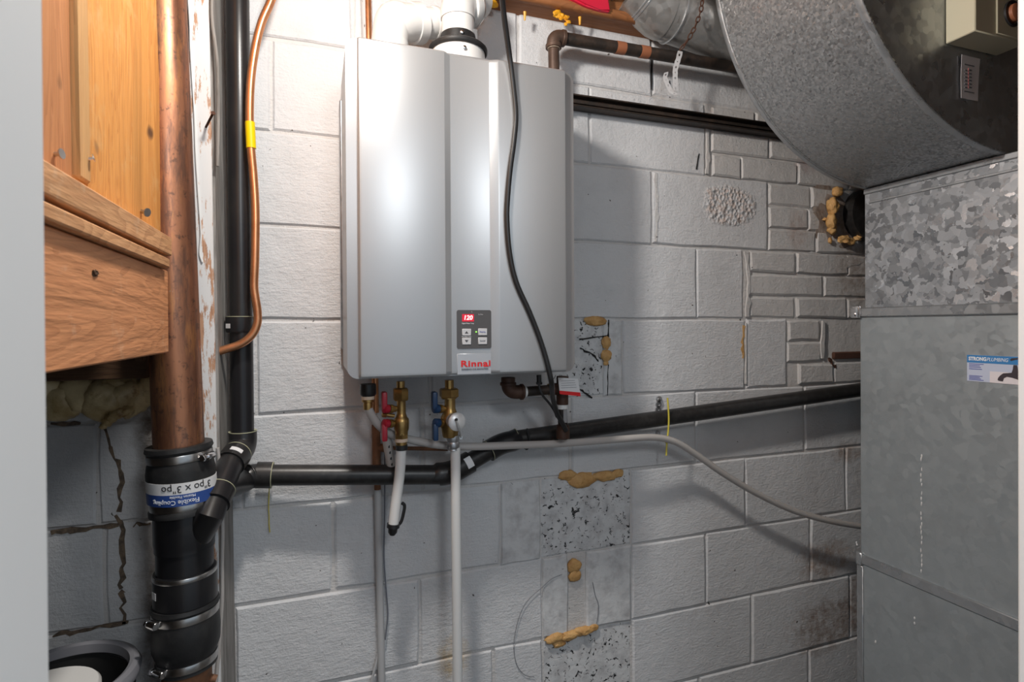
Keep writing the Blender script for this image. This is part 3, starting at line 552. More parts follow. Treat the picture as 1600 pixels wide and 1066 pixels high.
obj('badge', zrect(B(), 714, 553, 767.5, 584, yc, .0004), 'plate_silver', t)
# serif lettering: bold text with slab feet
p = at(743.5, 572.6, yc-.0008); feet = []
def brand(x, y, z):
    if abs(y) < .0004 and z > 0: feet.append(x)
    return V((p.x+x*1.34, yc-.0011-z, p.z+y))
bm = text('Rinnai', .0172, brand, .0006, .0005, 'CENTER', 0, 1.10, 'TOP_BASELINE'); feet.sort(); grp = []
for x in feet:
    if grp and x-grp[-1][1] < .0034: grp[-1][1] = x
    else: grp.append([x, x])
bd = obj('brand_lettering', bm, 'rinnai_red', t, smooth=0); bm = B()
for a_, b_ in grp: box(bm, (p.x+a_*1.34-.0010, yc-.0015, p.z-.0012), (p.x+b_*1.34+.0010, yc-.0009, p.z+.0008), 0)
obj('serif', bm, 'rinnai_red', bd); p = at(742, 577, yc); obj('lettering', text('EXPERIENCE OUR INNOVATION', .0046, lambda x, y, z: V((p.x+x*.82, yc-.0008-z-.0003, p.z+y)), .0005, .00012), 'grey_text', t, smooth=0)
# collar on top
cc = at(716, 90, -.135); cz = hz1
col = obj('vent_collar', lathe(B(), V((cc.x, cc.y, cz-.01)), V((0, 0, 1)), [(0, .060), (.012, .060), (.046, .056), (.050, .050)], 36), 'white_pvc', t)
obj('gasket', lathe(B(), V((cc.x, cc.y, cz+.036)), V((0, 0, 1)), [(0, .05), (0, .0595), (.003, .062), (.008, .062), (.012, .058), (.016, .048), (.018, .042)], 36), 'rubber_black', col)
lathe(bm := B(), V((cc.x, cc.y, cz+.05)), V((0, 0, 1)), [(0, .036), (.002, .0385), (.024, .0365), (.024, .03)], 36); obj('rubber_boot', bm, 'rubber_black', col)
for a_, z_, r_ in ((.0, cz+.022, .0595), (0, cz+.064, .0385)):
    fd = V((CAM.x-cc.x+.25, CAM.y-cc.y, 0)).normalized(); bm = B(); lathe(bm, V((cc.x, cc.y, z_))+fd*(r_-.002), fd, [(0, .004), (.004, .004), (.005, .0025)], 10); obj('screw', bm, 'chrome', col)
# white vents
t = thing('exhaust_vent', 'upright white plastic exhaust vent on the black collar atop heater', 'vent', (cc.x, cc.y, cz+.06))
e0 = V((cc.x, cc.y, cz+.064)); e1 = e0+V((0, 0, .045)); e2 = e0+V((0, 0, .115)); e3 = e2+V((.055, .035, .05)); 
obj('pipe', tube(B(), [e0, e1+V((0, 0, .02))], .0345, 32), 'white_pvc', t)
dd = (V((.55, .45, .45))).normalized(); pe = crv([e1, e1+V((0, 0, .02)), e1+V((.008, .008, .04)), e1+V((.03, .024, .062)), e1+V((.06, .048, .075))], 6)
el = obj('elbow', tube(B(), pe, .0365, 32), 'white_pvc', t)
A = e1+V((.016, .013, .036)); lathe(bm := B(), A, V((.62, .5, .35)), [(0, .03), (.0, .0395), (.003, .041), (.022, .041), (.024, .036)], 32); obj('socket', bm, 'white_pvc', el)
lathe(bm := B(), A+V((.014, .011, .008)), V((.62, .5, .35)), [(0, .038), (0, .0418), (.004, .0418), (.004, .038)], 32); obj('hose_clamp', bm, 'steel', t)
p = e1+V((.012, -.0385, .052)); bm = B(); box(bm, p-V((.014, .0006, .003)), p+V((.014, .001, .003)), 0); obj('red_print', bm, 'rinnai_red', t)
bm = B(); p = e0+V((.032, -.022, 0)); prism(bm, [p+V((-.004, 0, .02)), p+V((.004, 0, .02)), p+V((.004, 0, -.012))], V((0, .003, 0))); obj('clamp_tail', bm, 'zinc', t)
t = thing('intake_vent', 'bulky white plastic intake elbow on top left of the heater', 'vent', at(615, 50, -.11))
i0 = at(606, 70, -.11); i0.z = hz1-.005; i1 = at(617, 36, -.11); i2 = at(655, 36, -.085); i3 = at(720, 38, -.055)
obj('pipe', tube(B(), [i0, i0.lerp(i1, .6)], .0345, 32), 'white_pvc', t)
el = obj('elbow', tube(B(), crv([i0+V((0, 0, .008)), i0+V((.001, 0, .030)), i1+V((-.004, 0, .0)), i1+V((.016, 0.004, .006)), i2], 6), [.036]*6+[.037]*19, 32), 'white_pvc', t)
di = i2-i1; lathe(bm := B(), at(641, 37, -.093), di, [(0, .036), (.002, .041), (.024, .042), (.025, .034)], 32); obj('socket', bm, 'white_pvc', el)
obj('pipe', tube(B(), [i2, i3], .0315, 32), 'white_pvc', t)
ring(bm := B(), at(679, 37, -.073), i3-i2, .0315, .012, .003, 32); obj('clamp_band', bm, 'white_pvc', t)
bm = B(); a = at(636, 36, -.128); 
# power cord
P = [at(x, y, Y) for x, y, Y in ((783, -25, -.30), (787, 20, -.27), (793, 65, -.245), (797, 95, -.232), (802, 135, -.227), (806, 180, -.2255), (803, 220, -.2255), (797, 265, -.2255), (793, 310, -.2255), (792, 345, -.2255), (796, 395, -.2255), (806, 440, -.2255), (826, 485, -.2255), (840, 520, -.2255), (850, 550, -.2255), (858, 580, -.2255), (862, 600, -.218), (864, 622, -.17), (870, 645, -.14), (878, 660, -.13), (885, 673, -.125))]
obj('power_cord', tube(B(), crv(P, 5), [rad(at(800, 300, -.2255), 8.6)]*101, 12), 'cable_black', None, 'black power cord hanging down across the heater front', 'cord', loc=P[-1])

# ================================================================== BELOW THE HEATER
Yv = -.12; DN = V((0, 0, -1))
def vz(px, y0, y1, prof_px, bm, seg=24, Y=Yv):     # lathe downward: (y pixel, width pixel)
    A = at(px, y0, Y); P = []
    for py, wp in prof_px: q = at(px, py, Y); P.append(((A-q).z, rad(q, wp)))
    return lathe(bm, A, DN, P, seg)
t = thing('hot_valve', 'brass isolation valve with two red handles under the heater', 'valve', at(626, 650, Yv))
obj('nipple', vz(626, 596, 0, [(596, 13), (606, 13)], B()), 'brass', t)
p = at(626, 606.5, Yv); obj('union_nut', hexnut(B(), p, DN, p.z-at(626, 626, Yv).z, rad(p, 25)), 'brass', t)
obj('body', vz(627, 624, 0, [(624, 16), (626, 14), (646, 14), (652, 18), (655, 23), (660, 24), (670, 23), (675, 20), (679, 20)], B()), 'brass', t)
p = at(627, 676, Yv); obj('hex_end', hexnut(B(), p, DN, p.z-at(627, 686, Yv).z, rad(p, 21)), 'brass', t)
obj('seal_ring', vz(627, 685, 0, [(685, 20), (690, 20.5)], B()), 'beige_ring', t); obj('adapter', vz(627, 690, 0, [(690, 18), (696, 17)], B()), 'brass', t); obj('crimp_ring', vz(627.5, 695, 0, [(695, 18.5), (703, 18.5)], B()), 'rubber_black', t)
def handle(par, hx, hy, stemx, up, mat, px_=1):
    Y = Yv-.008; h = at(hx, hy, Y); s = at(stemx, hy, Yv); bm = B(); tube(bm, [s, h], rad(h, 10), 12); lathe(bm, s.lerp(h, .45), h-s, [(0, rad(h, 13)), (.004, rad(h, 14)), (.008, rad(h, 13))], 16); obj('stem', bm, 'brass', par)
    bm = B(); r = rad(h, 12); d = (h-s).normalized(); lathe(bm, h-d*.001, d, [(0, r*.9), (.002, r*1.15), (.012, r*1.15), (.014, r*.8)], 16)
    e = at(hx-4, hy-27*up, Y); w_ = rad(h, 11); box(bm, (h.x-.014, h.y-.011, min(h.z, e.z)), (h.x-.003, h.y+.011, max(h.z, e.z)), .003, 2)
    obj('handle', bm, mat, par)
handle(t, 607, 639, 618, 1, 'red_handle'); handle(t, 607, 662, 618, -1, 'red_handle')
a, b = at(597, 648, Yv-.004), at(616, 650, Yv); bm = B(); tube(bm, [a+V((.004, 0, 0)), b], rad(a, 6), 12); hexnut(bm, a, b-a, .009, rad(a, 8.5)); obj('drain_port', bm, 'brass', t)
t = thing('cold_valve', 'brass isolation valve with blue handles and round relief cap', 'valve', at(703, 650, Yv))
obj('nipple', vz(702, 594, 0, [(594, 14), (608, 14)], B()), 'brass', t)
p = at(701.5, 607, Yv); obj('union_nut', hexnut(B(), p, DN, p.z-at(702, 621, Yv).z, rad(p, 31)), 'brass', t); obj('nut_lip', vz(701.5, 619, 0, [(619, 25), (623, 24)], B()), 'brass', t)
obj('body', vz(703, 621, 0, [(621, 18), (624, 17), (638, 17), (645, 22), (651, 29), (662, 30), (672, 27), (681, 24), (683, 22)], B()), 'brass', t)
handle(t, 685, 639, 695, 1, 'blue_handle'); handle(t, 686, 661, 695, -1, 'blue_handle')
c = at(714.5, 659, Yv-.045); bm = B(); lathe(bm, c+V((-.006, .045, -.002)), V((.14, -1, .03)), [(0, .012), (.02, .012), (.02, .0155), (.034, .0165), (.041, rad(c, 29)), (.044, rad(c, 29)), (.047, rad(c, 25)), (.049, .004)], 28); cap = obj('relief_cap', bm, 'cap_silver', t)
a = at(713, 656, Yv-.053); b = at(720, 684, Yv-.050); bm = B(); tube(bm, [a, a.lerp(b, .3)+V((0, -.004, 0)), b], .0017, 8); box(bm, b-V((.003, .001, .003)), b+V((.003, .001, .003)), 0); obj('test_lever', bm, 'steel', cap); bm = B(); lump(bm, a, .0035, (1, 1, 1), .1, 1, 1); obj('pivot', bm, 'cable_black', cap)
obj('steel_collar', vz(708, 680, 0, [(680, 21), (684, 22), (690, 18), (692, 20), (698, 20), (701, 17), (703, 18)], B()), 'zinc', t)
Pp = [at(x, y, Y) for x, y, Y in ((711.5, 699, Yv), (712, 760, Yv), (713.5, 900, Yv), (714.5, 1000, Yv), (715.5, 1110, Yv))]
obj('white_pipe', tube(B(), crv(Pp, 4), rad(Pp[1], 15.5), 18), 'white_pex', None, 'long white plastic water pipe running down below the blue-handled valve', 'pipe', loc=Pp[-1])
t = thing('capped_hose', 'short white plastic pipe with black end elbow below the red-handled valve', 'pipe', at(620, 760, Yv))
Pp = [at(x, y, Yv) for x, y in ((627, 700), (626, 720), (624, 745), (620, 775), (617, 800), (614.5, 822))]
obj('pipe', tube(B(), crv(Pp, 5), rad(Pp[1], 16), 18), 'white_pex', t)
c = Pp[-1]; dd = (Pp[-1]-Pp[-2]).normalized(); lathe(bm := B(), c-dd*.005, dd, [(0, rad(c, 16)), (0, rad(c, 20)), (.008, rad(c, 20)), (.009, rad(c, 15)), (.018, rad(c, 14)), (.024, rad(c, 8))], 20); obj('end_elbow', bm, 'cable_black', t)
P = [at(x, y, Yv+.006) for x, y in ((621, 822), (627, 815), (631, 800), (632, 790), (628, 786))]; obj('strap', tube(B(), crv(P, 4), .0035, 8), 'cable_black', t)
# condensate outlet and the long clear tube
t = thing('condensate_tube', 'long clear grey tube from heater outlet under black pipe to furnace', 'tube', at(575, 630, -.12))
obj('outlet_cap', vz(575, 600, 0, [(600, 24), (606, 25), (616, 25), (619, 21)], B()), 'cable_black', t); obj('seal_ring', vz(575, 618, 0, [(618, 20), (624, 20)], B()), 'beige_ring', t); obj('barb', vz(575, 623, 0, [(623, 19), (628, 19), (629, 14), (633, 15), (640, 14)], B()), 'brass', t)
P = [at(x, y, Y) for x, y, Y in ((575, 634, -.12), (577, 642, -.12), (585, 656, -.115), (596, 668, -.11), (610, 678, -.10), (632, 685, -.09), (660, 691, -.085), (690, 696, -.085), (740, 698, -.085), (800, 696, -.085), (860, 694, -.085), (920, 690, -.085), (980, 685.5, -.085), (1015, 683.5, -.08), (1040, 686, -.075), (1062, 694, -.072), (1090, 712, -.07), (1130, 740, -.07), (1180, 770, -.07), (1240, 798, -.07), (1300, 815, -.07), (1360, 825, -.07))]
obj('tube', tube(B(), crv(P, 5), .0088, 14), 'clear_tube', t)
# copper tee and riser behind the heater
t = thing('riser_pipe', 'thin wall pipe with rusty copper tee and flaking paint below it', 'pipe', at(589, 720, -.018))
Yr = -.018
a = at(574.5, -20, Yr); tube(bm := B(), [a, at(587, 645, Yr)], .0075, 14); obj('copper_section', bm, 'bright_copper', t)
obj('painted_section', tube(B(), [at(590, 765, Yr), at(592, 860, Yr), at(595, 1000, Yr), at(597, 1110, Yr)], .0078, 14), 'painted_pipe', t); obj('rusty_section', tube(B(), [at(588, 660, Yr), at(590, 770, Yr)], .0072, 14), 'rusty_copper', t)
bm = B(); tube(bm, [at(587.5, 664, Yr), at(588.5, 728, Yr)], .0092, 14); tube(bm, [at(588, 700, Yr), at(606, 700, Yr)], .0092, 14); obj('tee', bm, 'rusty_copper', t)
obj('side_branch', tube(B(), [at(600, 700, Yr), at(650, 701, Yr), at(700, 702, Yr)], .0045, 10), 'rusty_copper', t)
P = [at(x, y, -.012) for x, y in ((601, 700), (601, 800), (600, 870), (604, 930), (606, 960), (603, 990), (602, 1000))]
obj('black_wire', tube(B(), crv(P, 4), .0016, 6), 'grey_text', None, 'thin dark wire along the painted riser pipe', 'wire', loc=P[-1])
P = [at(x, y, -.014) for x, y in ((592, 1020), (587, 1040), (583, 1055), (578, 1080))]; obj('grey_cable', tube(B(), crv(P, 4), .0032, 8), 'painted_pipe', None, 'short grey cable leaving foot of the painted riser', 'cable', loc=P[-1])
obj('white_conduit', tube(B(), [at(567.5, -20, -.016), at(572, 120, -.016), at(575, 300, -.016)], .0068, 12), 'painted_pipe', None, 'pale conduit beside the copper riser at heater top left', 'conduit', loc=at(568, 30, -.016))
t = thing('grey_pipe', 'grey plastic pipe with black print hanging behind the red handles', 'pipe', at(608, 710, -.10))
a, b = at(602.5, 675, -.09), at(614, 745, -.06); obj('pipe', tube(B(), [a, b], .0098, 16), 'grey_pex', t)
fd = (CAM-a).normalized(); dd = (b-a).normalized(); q = (fd-dd*fd.dot(dd)).normalized(); s_ = dd.cross(q).normalized(); bm = B()
for k in range(5): c = a.lerp(b, .28+.13*k)+q*.0094-s_*.002; box(bm, c-V((.0016, .0006, .003)), c+V((.0016, .0006, .003)), 0)
obj('printed_marks', bm, 'ink', t)
# gas feed under the heater
Yg = -.105
t = thing('gas_drop', 'dark iron gas elbow, nipple and tee with drip leg under heater', 'pipe', at(880, 640, Yg))
a = at(794, 590, Yg); b = at(794, 613, Yg); c = at(818, 612.5, Yg); rr = rad(b, 22)
obj('elbow', tube(B(), [a]+bend(a, b, c, .02)+[c], rr, 20), 'iron_fitting', t); bm = B(); ring(bm, at(815, 612.5, Yg), c-b, rr, .006, .0025, 20); ring(bm, at(794, 600, Yg), V((0, 0, 1)), rr, .007, .0025, 20); obj('elbow_lip', bm, 'iron_fitting', t)
obj('thread_tape', tube(B(), [c, at(822, 612.3, Yg)], rad(c, 17), 18), 'white_pex', t); e = at(876, 607.5, Yg); obj('nipple', tube(B(), [c, e], rad(c, 15.5), 18), 'iron', t)
obj('tee_sleeve', tube(B(), [at(857, 609, Yg), at(863, 608.5, Yg)], rad(c, 19), 18), 'brass', t)
bm = B(); tube(bm, [at(879, 588, Yg), at(878.5, 632, Yg)], rad(e, 19), 20); tube(bm, [at(862, 608.5, Yg), e], rad(e, 19), 20); obj('tee', bm, 'iron_fitting', t)
obj('thread_tape', tube(B(), [at(878.5, 632, Yg), at(878.5, 639, Yg)], rad(e, 17), 18), 'white_pex', t); obj('drip_leg', tube(B(), [at(878.5, 636, Yg), at(879.5, 672, Yg)], rad(e, 15), 18), 'iron', t)
obj('end_cap', lathe(B(), at(879.5, 664, Yg), DN, [(0, rad(e, 19)), (.016, rad(e, 21.5)), (.03, rad(e, 21.5)), (.033, rad(e, 16))], 20), 'iron_fitting', t)
q = at(883, 650, Yg-.013); bm = B(); box(bm, q-V((.0045, .001, .016)), q+V((.0045, .001, .016)), .0005); obj('clear_wrap', bm, 'zinc', t)
P = [at(x, y, -.13) for x, y in ((842, 596), (843, 606), (848, 618), (858, 630), (866, 642), (870, 652))]; obj('signal_wire', tube(B(), crv(P, 4), .0028, 8), 'cable_black', None, 'short black wire from heater base to the power cord', 'wire', loc=P[0])
bm = B(); tube(bm, [at(842, 586, -.13), at(842.5, 600, -.13)], .0055, 12); hexnut(bm, at(842.5, 597, -.13), DN, .006, .007); obj('cable_gland', bm, 'cable_black', None, 'small black cable gland under the heater', 'gland', loc=at(842, 590, -.13))
t = thing('warning_tag', 'white paper tag with red stripe hanging under heater right corner', 'tag', at(890, 600, -.135))
YT = -.14; c4_ = [at(x, y, YT) for x, y in ((872, 590), (903, 592), (907.5, 618.5), (874.5, 613))]; obj('sheet', quad(B(), c4_, (0, 1, 0), .0008), 'white_label', t)
r4 = [at(x, y, YT-.0008) for x, y in ((874, 610.5), (906.5, 613.5), (907.5, 619.5), (874.8, 616))]; obj('red_stripe', quad(B(), r4, (0, 1, 0), .0006), 'rinnai_red', t)
bm = B()
for k in range(4):
    a, b = at(877, 595.5+3.6*k, YT-.0006), at(898+k, 597.5+3.8*k, YT-.0006); box(bm, (a.x, YT-.0008, a.z-.0003), (b.x, YT-.0002, a.z+.0003), 0)
obj('printed_lines', bm, 'grey_text', t)
# thin wire loop on the wall
P = [at(x, y, -.004) for x, y in ((878, 898), (862, 905), (845, 920), (828, 935), (815, 955), (806, 985), (803, 1015), (808, 1040), (820, 1055), (835, 1058))]
obj('wire_loop', tube(B(), crv(P, 4), .0007, 5), 'grey_text', None, 'hair-thin dark wire loop lying on the lower wall', 'wire', loc=P[0])
P = [at(x, y, -.004) for x, y in ((926, 910), (930, 930), (935, 945), (934, 965), (932, 975))]
obj('wire_loop', tube(B(), crv(P, 4), .0008, 5), 'grey_text', None, 'short dark wire right of the square foam plug', 'wire', loc=P[0])
t = thing('pipe_hanger', 'small grey perforated hanger strap with screw above long black pipe', 'hanger', at(1029, 632, -.01))
P = [at(x, y, -.006) for x, y in ((1027, 622), (1025, 636), (1026, 650))]; bm = B()
for k in range(3): lathe(bm, at(1029-k*.8, 624+k*8, -.002), V((0, -1, 0)), [(0, .0085), (.004, .0085), (.004, .0035), (.002, .0035)], 12)
obj('strap', bm, 'zinc', t); lathe(bm := B(), at(1029, 624, -.006), V((0, -1, 0)), [(0, .005), (.005, .005), (.006, .003)], 8); obj('screw', bm, 'steel', t)
bm = B(); lathe(bm, at(1027, 676, -.002), V((0, -1, 0)), [(0, .006), (.004, .006), (.004, .0025), (.002, .0025)], 10); obj('strap_end', bm, 'zinc', t)

# ================================================================== COPPER TUBE AT LEFT
t = thing('copper_tube', 'thin bright copper tube with yellow tape beside black vertical pipe', 'tube', at(395, 210, -.1))
P = [at(x, y, -.095) for x, y in ((440, -50), (424, 0), (409, 35), (399, 75), (392, 125), (390, 180), (392, 230), (396, 275), (399, 330), (398.5, 400), (397, 445), (399, 465), (402, 485), (402, 505), (394, 523), (377, 537), (352, 546), (318, 556), (290, 562))]
C = crv(P, 6); obj('tube', tube(B(), C, rad(P[6], 12.5), 16), 'bright_copper', t)
a, b = at(390.5, 191, -.095), at(392.5, 232, -.095); obj('yellow_tape', tube(B(), [a, a.lerp(b, .5), b], rad(a, 14.5), 16), 'yellow_tape', t)

# ================================================================== UPPER PIPES AND DUCTS
t = thing('gas_pipe', 'dark iron gas pipe with orange bands above heater right side', 'pipe', at(865, 60, -.065))
Y = -.065; a, b, c = at(866, 112, Y), at(864, 56, Y), at(884, 57.5, Y); d_ = at(1260, 121, Y); rr = rad(b, 22)
obj('riser', tube(B(), [a+V((0, 0, -.05)), at(865, 78, Y)], rad(b, 17.5), 18), 'cast_brown', t); obj('thread_tape', tube(B(), [at(865, 77, Y), at(865, 73, Y)], rad(b, 20), 18), 'beige_ring', t)
bb = at(864.5, 57, Y); obj('elbow', tube(B(), [at(865, 76, Y)]+bend(at(865, 76, Y), bb, at(884, 60, Y), .019)+[at(882, 60.5, Y)], rr, 22), 'cast_brown', t)
bm = B(); ring(bm, at(865, 73, Y), V((0, 0, 1)), rr-.001, .010, .0035, 22); ring(bm, at(879.5, 60, Y), d_-b, rr-.001, .009, .0035, 22); obj('elbow_lip', bm, 'cast_brown', t)
p0 = at(880, 60, Y); dp = (at(1140, 104, Y)-p0).normalized(); obj('long_pipe', tube(B(), [p0, p0+dp*.95], rad(p0, 19), 20), 'iron', t)
for px in (968.5, 1006): k = (at(px, 60+(px-880)*.169, Y)-p0).length; ring(bm := B(), p0+dp*k, dp, rad(p0, 19), .026, .0008, 20); obj('orange_band', bm, 'tape_orange', t)
t = thing('iron_channel', 'black rusty iron channel running along the wall right of heater', 'channel', at(903, 165, -.02))
A_, B_ = at(895, 157.5, -.02), at(1290, 214, -.02); A_ = A_-(B_-A_).normalized()*.25; dx = B_-A_
def rail(dz0, dz1, y0, y1, mat, name):
    bm = B(); prism(bm, [A_+V((0, y0, dz0)), A_+V((0, y1, dz0)), A_+V((0, y1, dz1)), A_+V((0, y0, dz1))], dx); bmesh.ops.bevel(bm, geom=bm.edges[:], offset=.0012, segments=1, affect='EDGES'); return obj(name, bm, mat, t)
rail(.010, .014, -.012, .02, 'iron', 'top_flange'); rail(-.013, .010, .006, .014, 'iron', 'web'); rail(-.017, -.013, -.014, .02, 'iron', 'bottom_flange'); rail(-.006, .003, -.004, .008, 'iron', 'middle_rib')
# round duct with gored elbow
t = thing('flue_duct', 'dented round galvanized flue duct behind the big drum', 'duct', at(1060, 40, -.078))
Yd = -.078; D0, D1, D2, D3 = at(1230, 88, Yd), at(1035, 18, Yd), at(990, -22, Yd), at(955, -85, Yd); rd = .066
obj('straight_pipe', tube(B(), [D0+(D0-D1)*.2, D1], rd, 40), 'galv_duct', t)
obj('elbow_gore', tube(B(), [D1+(D1-D0).normalized()*-.004, D1, D2], [rd+.0015, rd+.002, rd+.002], 40), 'galv_duct', t); obj('elbow_gore', tube(B(), [D2, D3], rd+.0005, 40), 'galv_duct', t); D4 = D3+V((-.01, 0, .12)); obj('elbow_gore', tube(B(), [D3, D4], rd, 40), 'galv_duct', t)
for A, dd in ((D1+(D0-D1).normalized()*.03, D0-D1), (D1.lerp(D2, .55), D1-D2), (D1.lerp(D2, .63), D1-D2), (D2.lerp(D3, .3), D2-D3)): ring(bm := B(), A, dd, rd+.001, .004, .0025, 40); obj('seam_ring', bm, 'galv_edge', t)
# chain
t = thing('hanger_chain', 'rusty chain hanging in front of the round duct', 'chain', at(1075, 55, -.15))
P = crv([at(x, y, Y_) for x, y, Y_ in ((1098, -12, -.15), (1096, 12, -.152), (1090, 32, -.152), (1081, 52, -.15), (1071, 68, -.14), (1062, 78, -.125))], 12)
me = None; step = .0135; acc = 0; last = P[0]; i = 0; along = []
for a, b in zip(P, P[1:]):
    acc += (b-a).length
    if acc >= step: acc = 0; along.append((b, (b-a).normalized()))
bm = B(); LP = [V((.0045*math.cos(k*math.pi/6), 0, .009*math.sin(k*math.pi/6))) for k in range(12)]
for k in range(12):
    pass
rings = []
for k in range(12):
    d_ = (LP[(k+1) % 12]-LP[k-1]).normalized(); u_ = V((0, 1, 0)); v_ = d_.cross(u_); rings.append([bm.verts.new(LP[k]+(u_*math.cos(a)+v_*math.sin(a))*.0016) for a in [x*math.pi/3 for x in range(6)]])
for k in range(12):
    a, b = rings[k], rings[(k+1) % 12]
    for j in range(6): bm.faces.new((a[j], a[(j+1) % 6], b[(j+1) % 6], b[j]))
me = bpy.data.meshes.new('link'); bmesh.ops.recalc_face_normals(bm, faces=bm.faces); bm.to_mesh(me); bm.free(); me.materials.append(M['rust'])
for k, (p, d_) in enumerate(along):
    o = bpy.data.objects.new('link', me); COL.objects.link(o); o.parent = t; q = V((0, 0, 1)).rotation_difference(d_); 
    o.matrix_local = Matrix.Translation(p-WL[t]) @ q.to_matrix().to_4x4() @ Matrix.Rotation(math.pi/2*(k % 2)+.5, 4, 'Z')
# perforated strap
def pstrap(P, w_, mat, par, name, axis=V((1, .25, 0)).normalized()):
    bm = B(); ax_ = axis
    for ih, (a, b) in enumerate(zip(P, P[1:])):
        hr = (.20, .11)[ih % 2]; d_ = b-a; L_ = d_.length; c_ = (a+b)/2; n = d_.cross(ax_).normalized(); dn_ = d_.normalized()
        for sgn in (0, 1):
            off = n*.0006*(1 if sgn else -1); O, I = [], []
            for k in range(8):
                an = math.pi/4*k; cx_, cz_ = math.cos(an), math.sin(an); m_ = max(abs(cx_), abs(cz_)); waist = .86 if abs(cz_) > .6 else 1.0
                O.append(bm.verts.new(c_+ax_*(cx_/m_*w_/2*waist)+dn_*(cz_/m_*L_/2)+off)); I.append(bm.verts.new(c_+ax_*cx_*w_*hr+dn_*cz_*w_*hr+off))
            for k in range(8): bm.faces.new((O[k], O[(k+1) % 8], I[(k+1) % 8], I[k]))
    return obj(name, bm, mat, par, smooth=0)
t = thing('perforated_strap', 'cream perforated metal strap dangling below the rusty chain', 'strap', at(1052, 110, -.09))
pstrap([at(x, y, Y_) for x, y, Y_ in ((1063, 80, -.10), (1060, 92, -.095), (1057, 101, -.095), (1055, 109, -.095), (1055, 118, -.096), (1055, 127, -.097), (1055, 135, -.098), (1056, 142, -.097))], .0165, 'white_label', t, 'strap_tail', V((1, .1, 0)).normalized())
pstrap([at(x, y, Y_) for x, y, Y_ in ((1057, 148, -.09), (1050, 145, -.088), (1046, 138, -.086), (1042, 130, -.085), (1039, 121, -.085), (1041, 113, -.085))], .0155, 'white_label', t, 'strap_tail', V((.9, .1, .35)).normalized())

# ================================================================== FURNACE, PLENUM, DRUM
XF = 1.42; yb0 = -.152
t = thing('furnace_cabinet', 'grey galvanized furnace cabinet standing at right', 'furnace', (XF+.3, -.5, 0))
obj('upper_panel', box(B(), (XF, -.9, .735), (2.02, yb0, 1.41), .003), 'galv_flat', t); obj('lower_panel', box(B(), (XF-.002, -.9, 0), (2.02, yb0+.004, .735), .003), 'galv_flat', t)
obj('seam_cleat', box(B(), (XF-.007, -.9, .7215), (XF+.01, yb0-.008, .7475), .002), 'galv_edge', t); obj('cleat_end', box(B(), (XF-.009, yb0-.012, .715), (XF+.01, yb0+.008, .752), .003), 'galv_edge', t)
obj('top_cleat', box(B(), (XF-.007, -.9, 1.4025), (XF+.02, yb0, 1.4285), .003), 'galv_edge', t); obj('corner_flange', box(B(), (XF-.005, yb0-.012, 0), (XF+.01, yb0+.008, .715), .002), 'galv_edge', t)
c = at(1346, 489, yb0); bm = B(); box(bm, (XF-.016, yb0-.010, 1.400), (XF-.006, yb0+.018, 1.434), .005, 2); lathe(bm, V((XF-.014, yb0+.002, 1.410)), V((-1, -.3, 0)), [(0, .005), (.004, .005), (.005, .003)], 12); obj('corner_clip', bm, 'chrome', t)
bm = B()
for k in range(26):
    z = .755+.012*k+random.uniform(-.003, .003); yy = -.318+random.uniform(-.0015, .0015)
    if random.random() < .8: lump(bm, V((XF-.0005, yy, z)), .0035, (.3, .5, 1.6), .5, 1.5, 1)
obj('caulk_drips', bm, 'white_label', t)
bm = B()
for px, py in ((1429, 966), (1429, 974), (1368, 1003), (1338, 848), (1339, 851)): lump(bm, atX(px, py, XF-.003), .004, (.3, .6, 1), .5, 1.5, 1)
obj('paint_spots', bm, 'white_label', t)
t = thing('supply_plenum', 'galvanized plenum with large crystal spangles on top of furnace', 'plenum', (XF+.3, -.5, 1.41))
XP = XF+.018
obj('side_panel', box(B(), (XP, -.9, 1.41), (2.0, yb0, 1.75), .003), 'galv_spangle', t); obj('top_flange', box(B(), (XP-.004, -.9, 1.742), (XP+.02, yb0, 1.757), .002), 'galv_edge', t)
obj('standing_seam', box(B(), (XP-.003, -.9, 1.715), (XP+.01, yb0-.015, 1.721), .001), 'galv_edge', t)
t = thing('return_drum', 'huge round galvanized duct drum at upper right', 'duct', (1.463, -.32, 1.758))
dc = V((1.463, 0, 2.2933)); DR = .535; yf, yn = -.152, -.49
bm = B(); lathe(bm, V((dc.x, yf, dc.z)), V((0, -1, 0)), [(0, DR-.004), (0, DR), (abs(yn-yf), DR), (abs(yn-yf), DR-.004)], 128, False)
for v in bm.verts: v.co.z = min(v.co.z, 2.455)
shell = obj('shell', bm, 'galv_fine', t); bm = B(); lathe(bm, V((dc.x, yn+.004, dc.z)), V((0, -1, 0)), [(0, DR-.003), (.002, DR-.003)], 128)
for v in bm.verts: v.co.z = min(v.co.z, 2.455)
obj('end_cap', bm, 'galv_shaded', t); bm = B(); lathe(bm, V((dc.x, yf-.002, dc.z)), V((0, -1, 0)), [(0, .01), (.002, .01), (.002, DR-.003), (0, DR-.003)], 96)
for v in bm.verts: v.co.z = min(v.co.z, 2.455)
obj('rear_cap', bm, 'galv_shaded', t)
for y_, w_ in ((yf-.006, .012), (yf-.016, .003), (yn+.008, .014)):
    bm = B(); ring(bm, V((dc.x, y_, dc.z)), V((0, 1, 0)), DR-.001, w_, .0028, 128)
    for v in bm.verts: v.co.z = min(v.co.z, 2.455)
    obj('seam_rim', bm, 'galv_edge' if w_ > .005 else 'galv_fine', t)
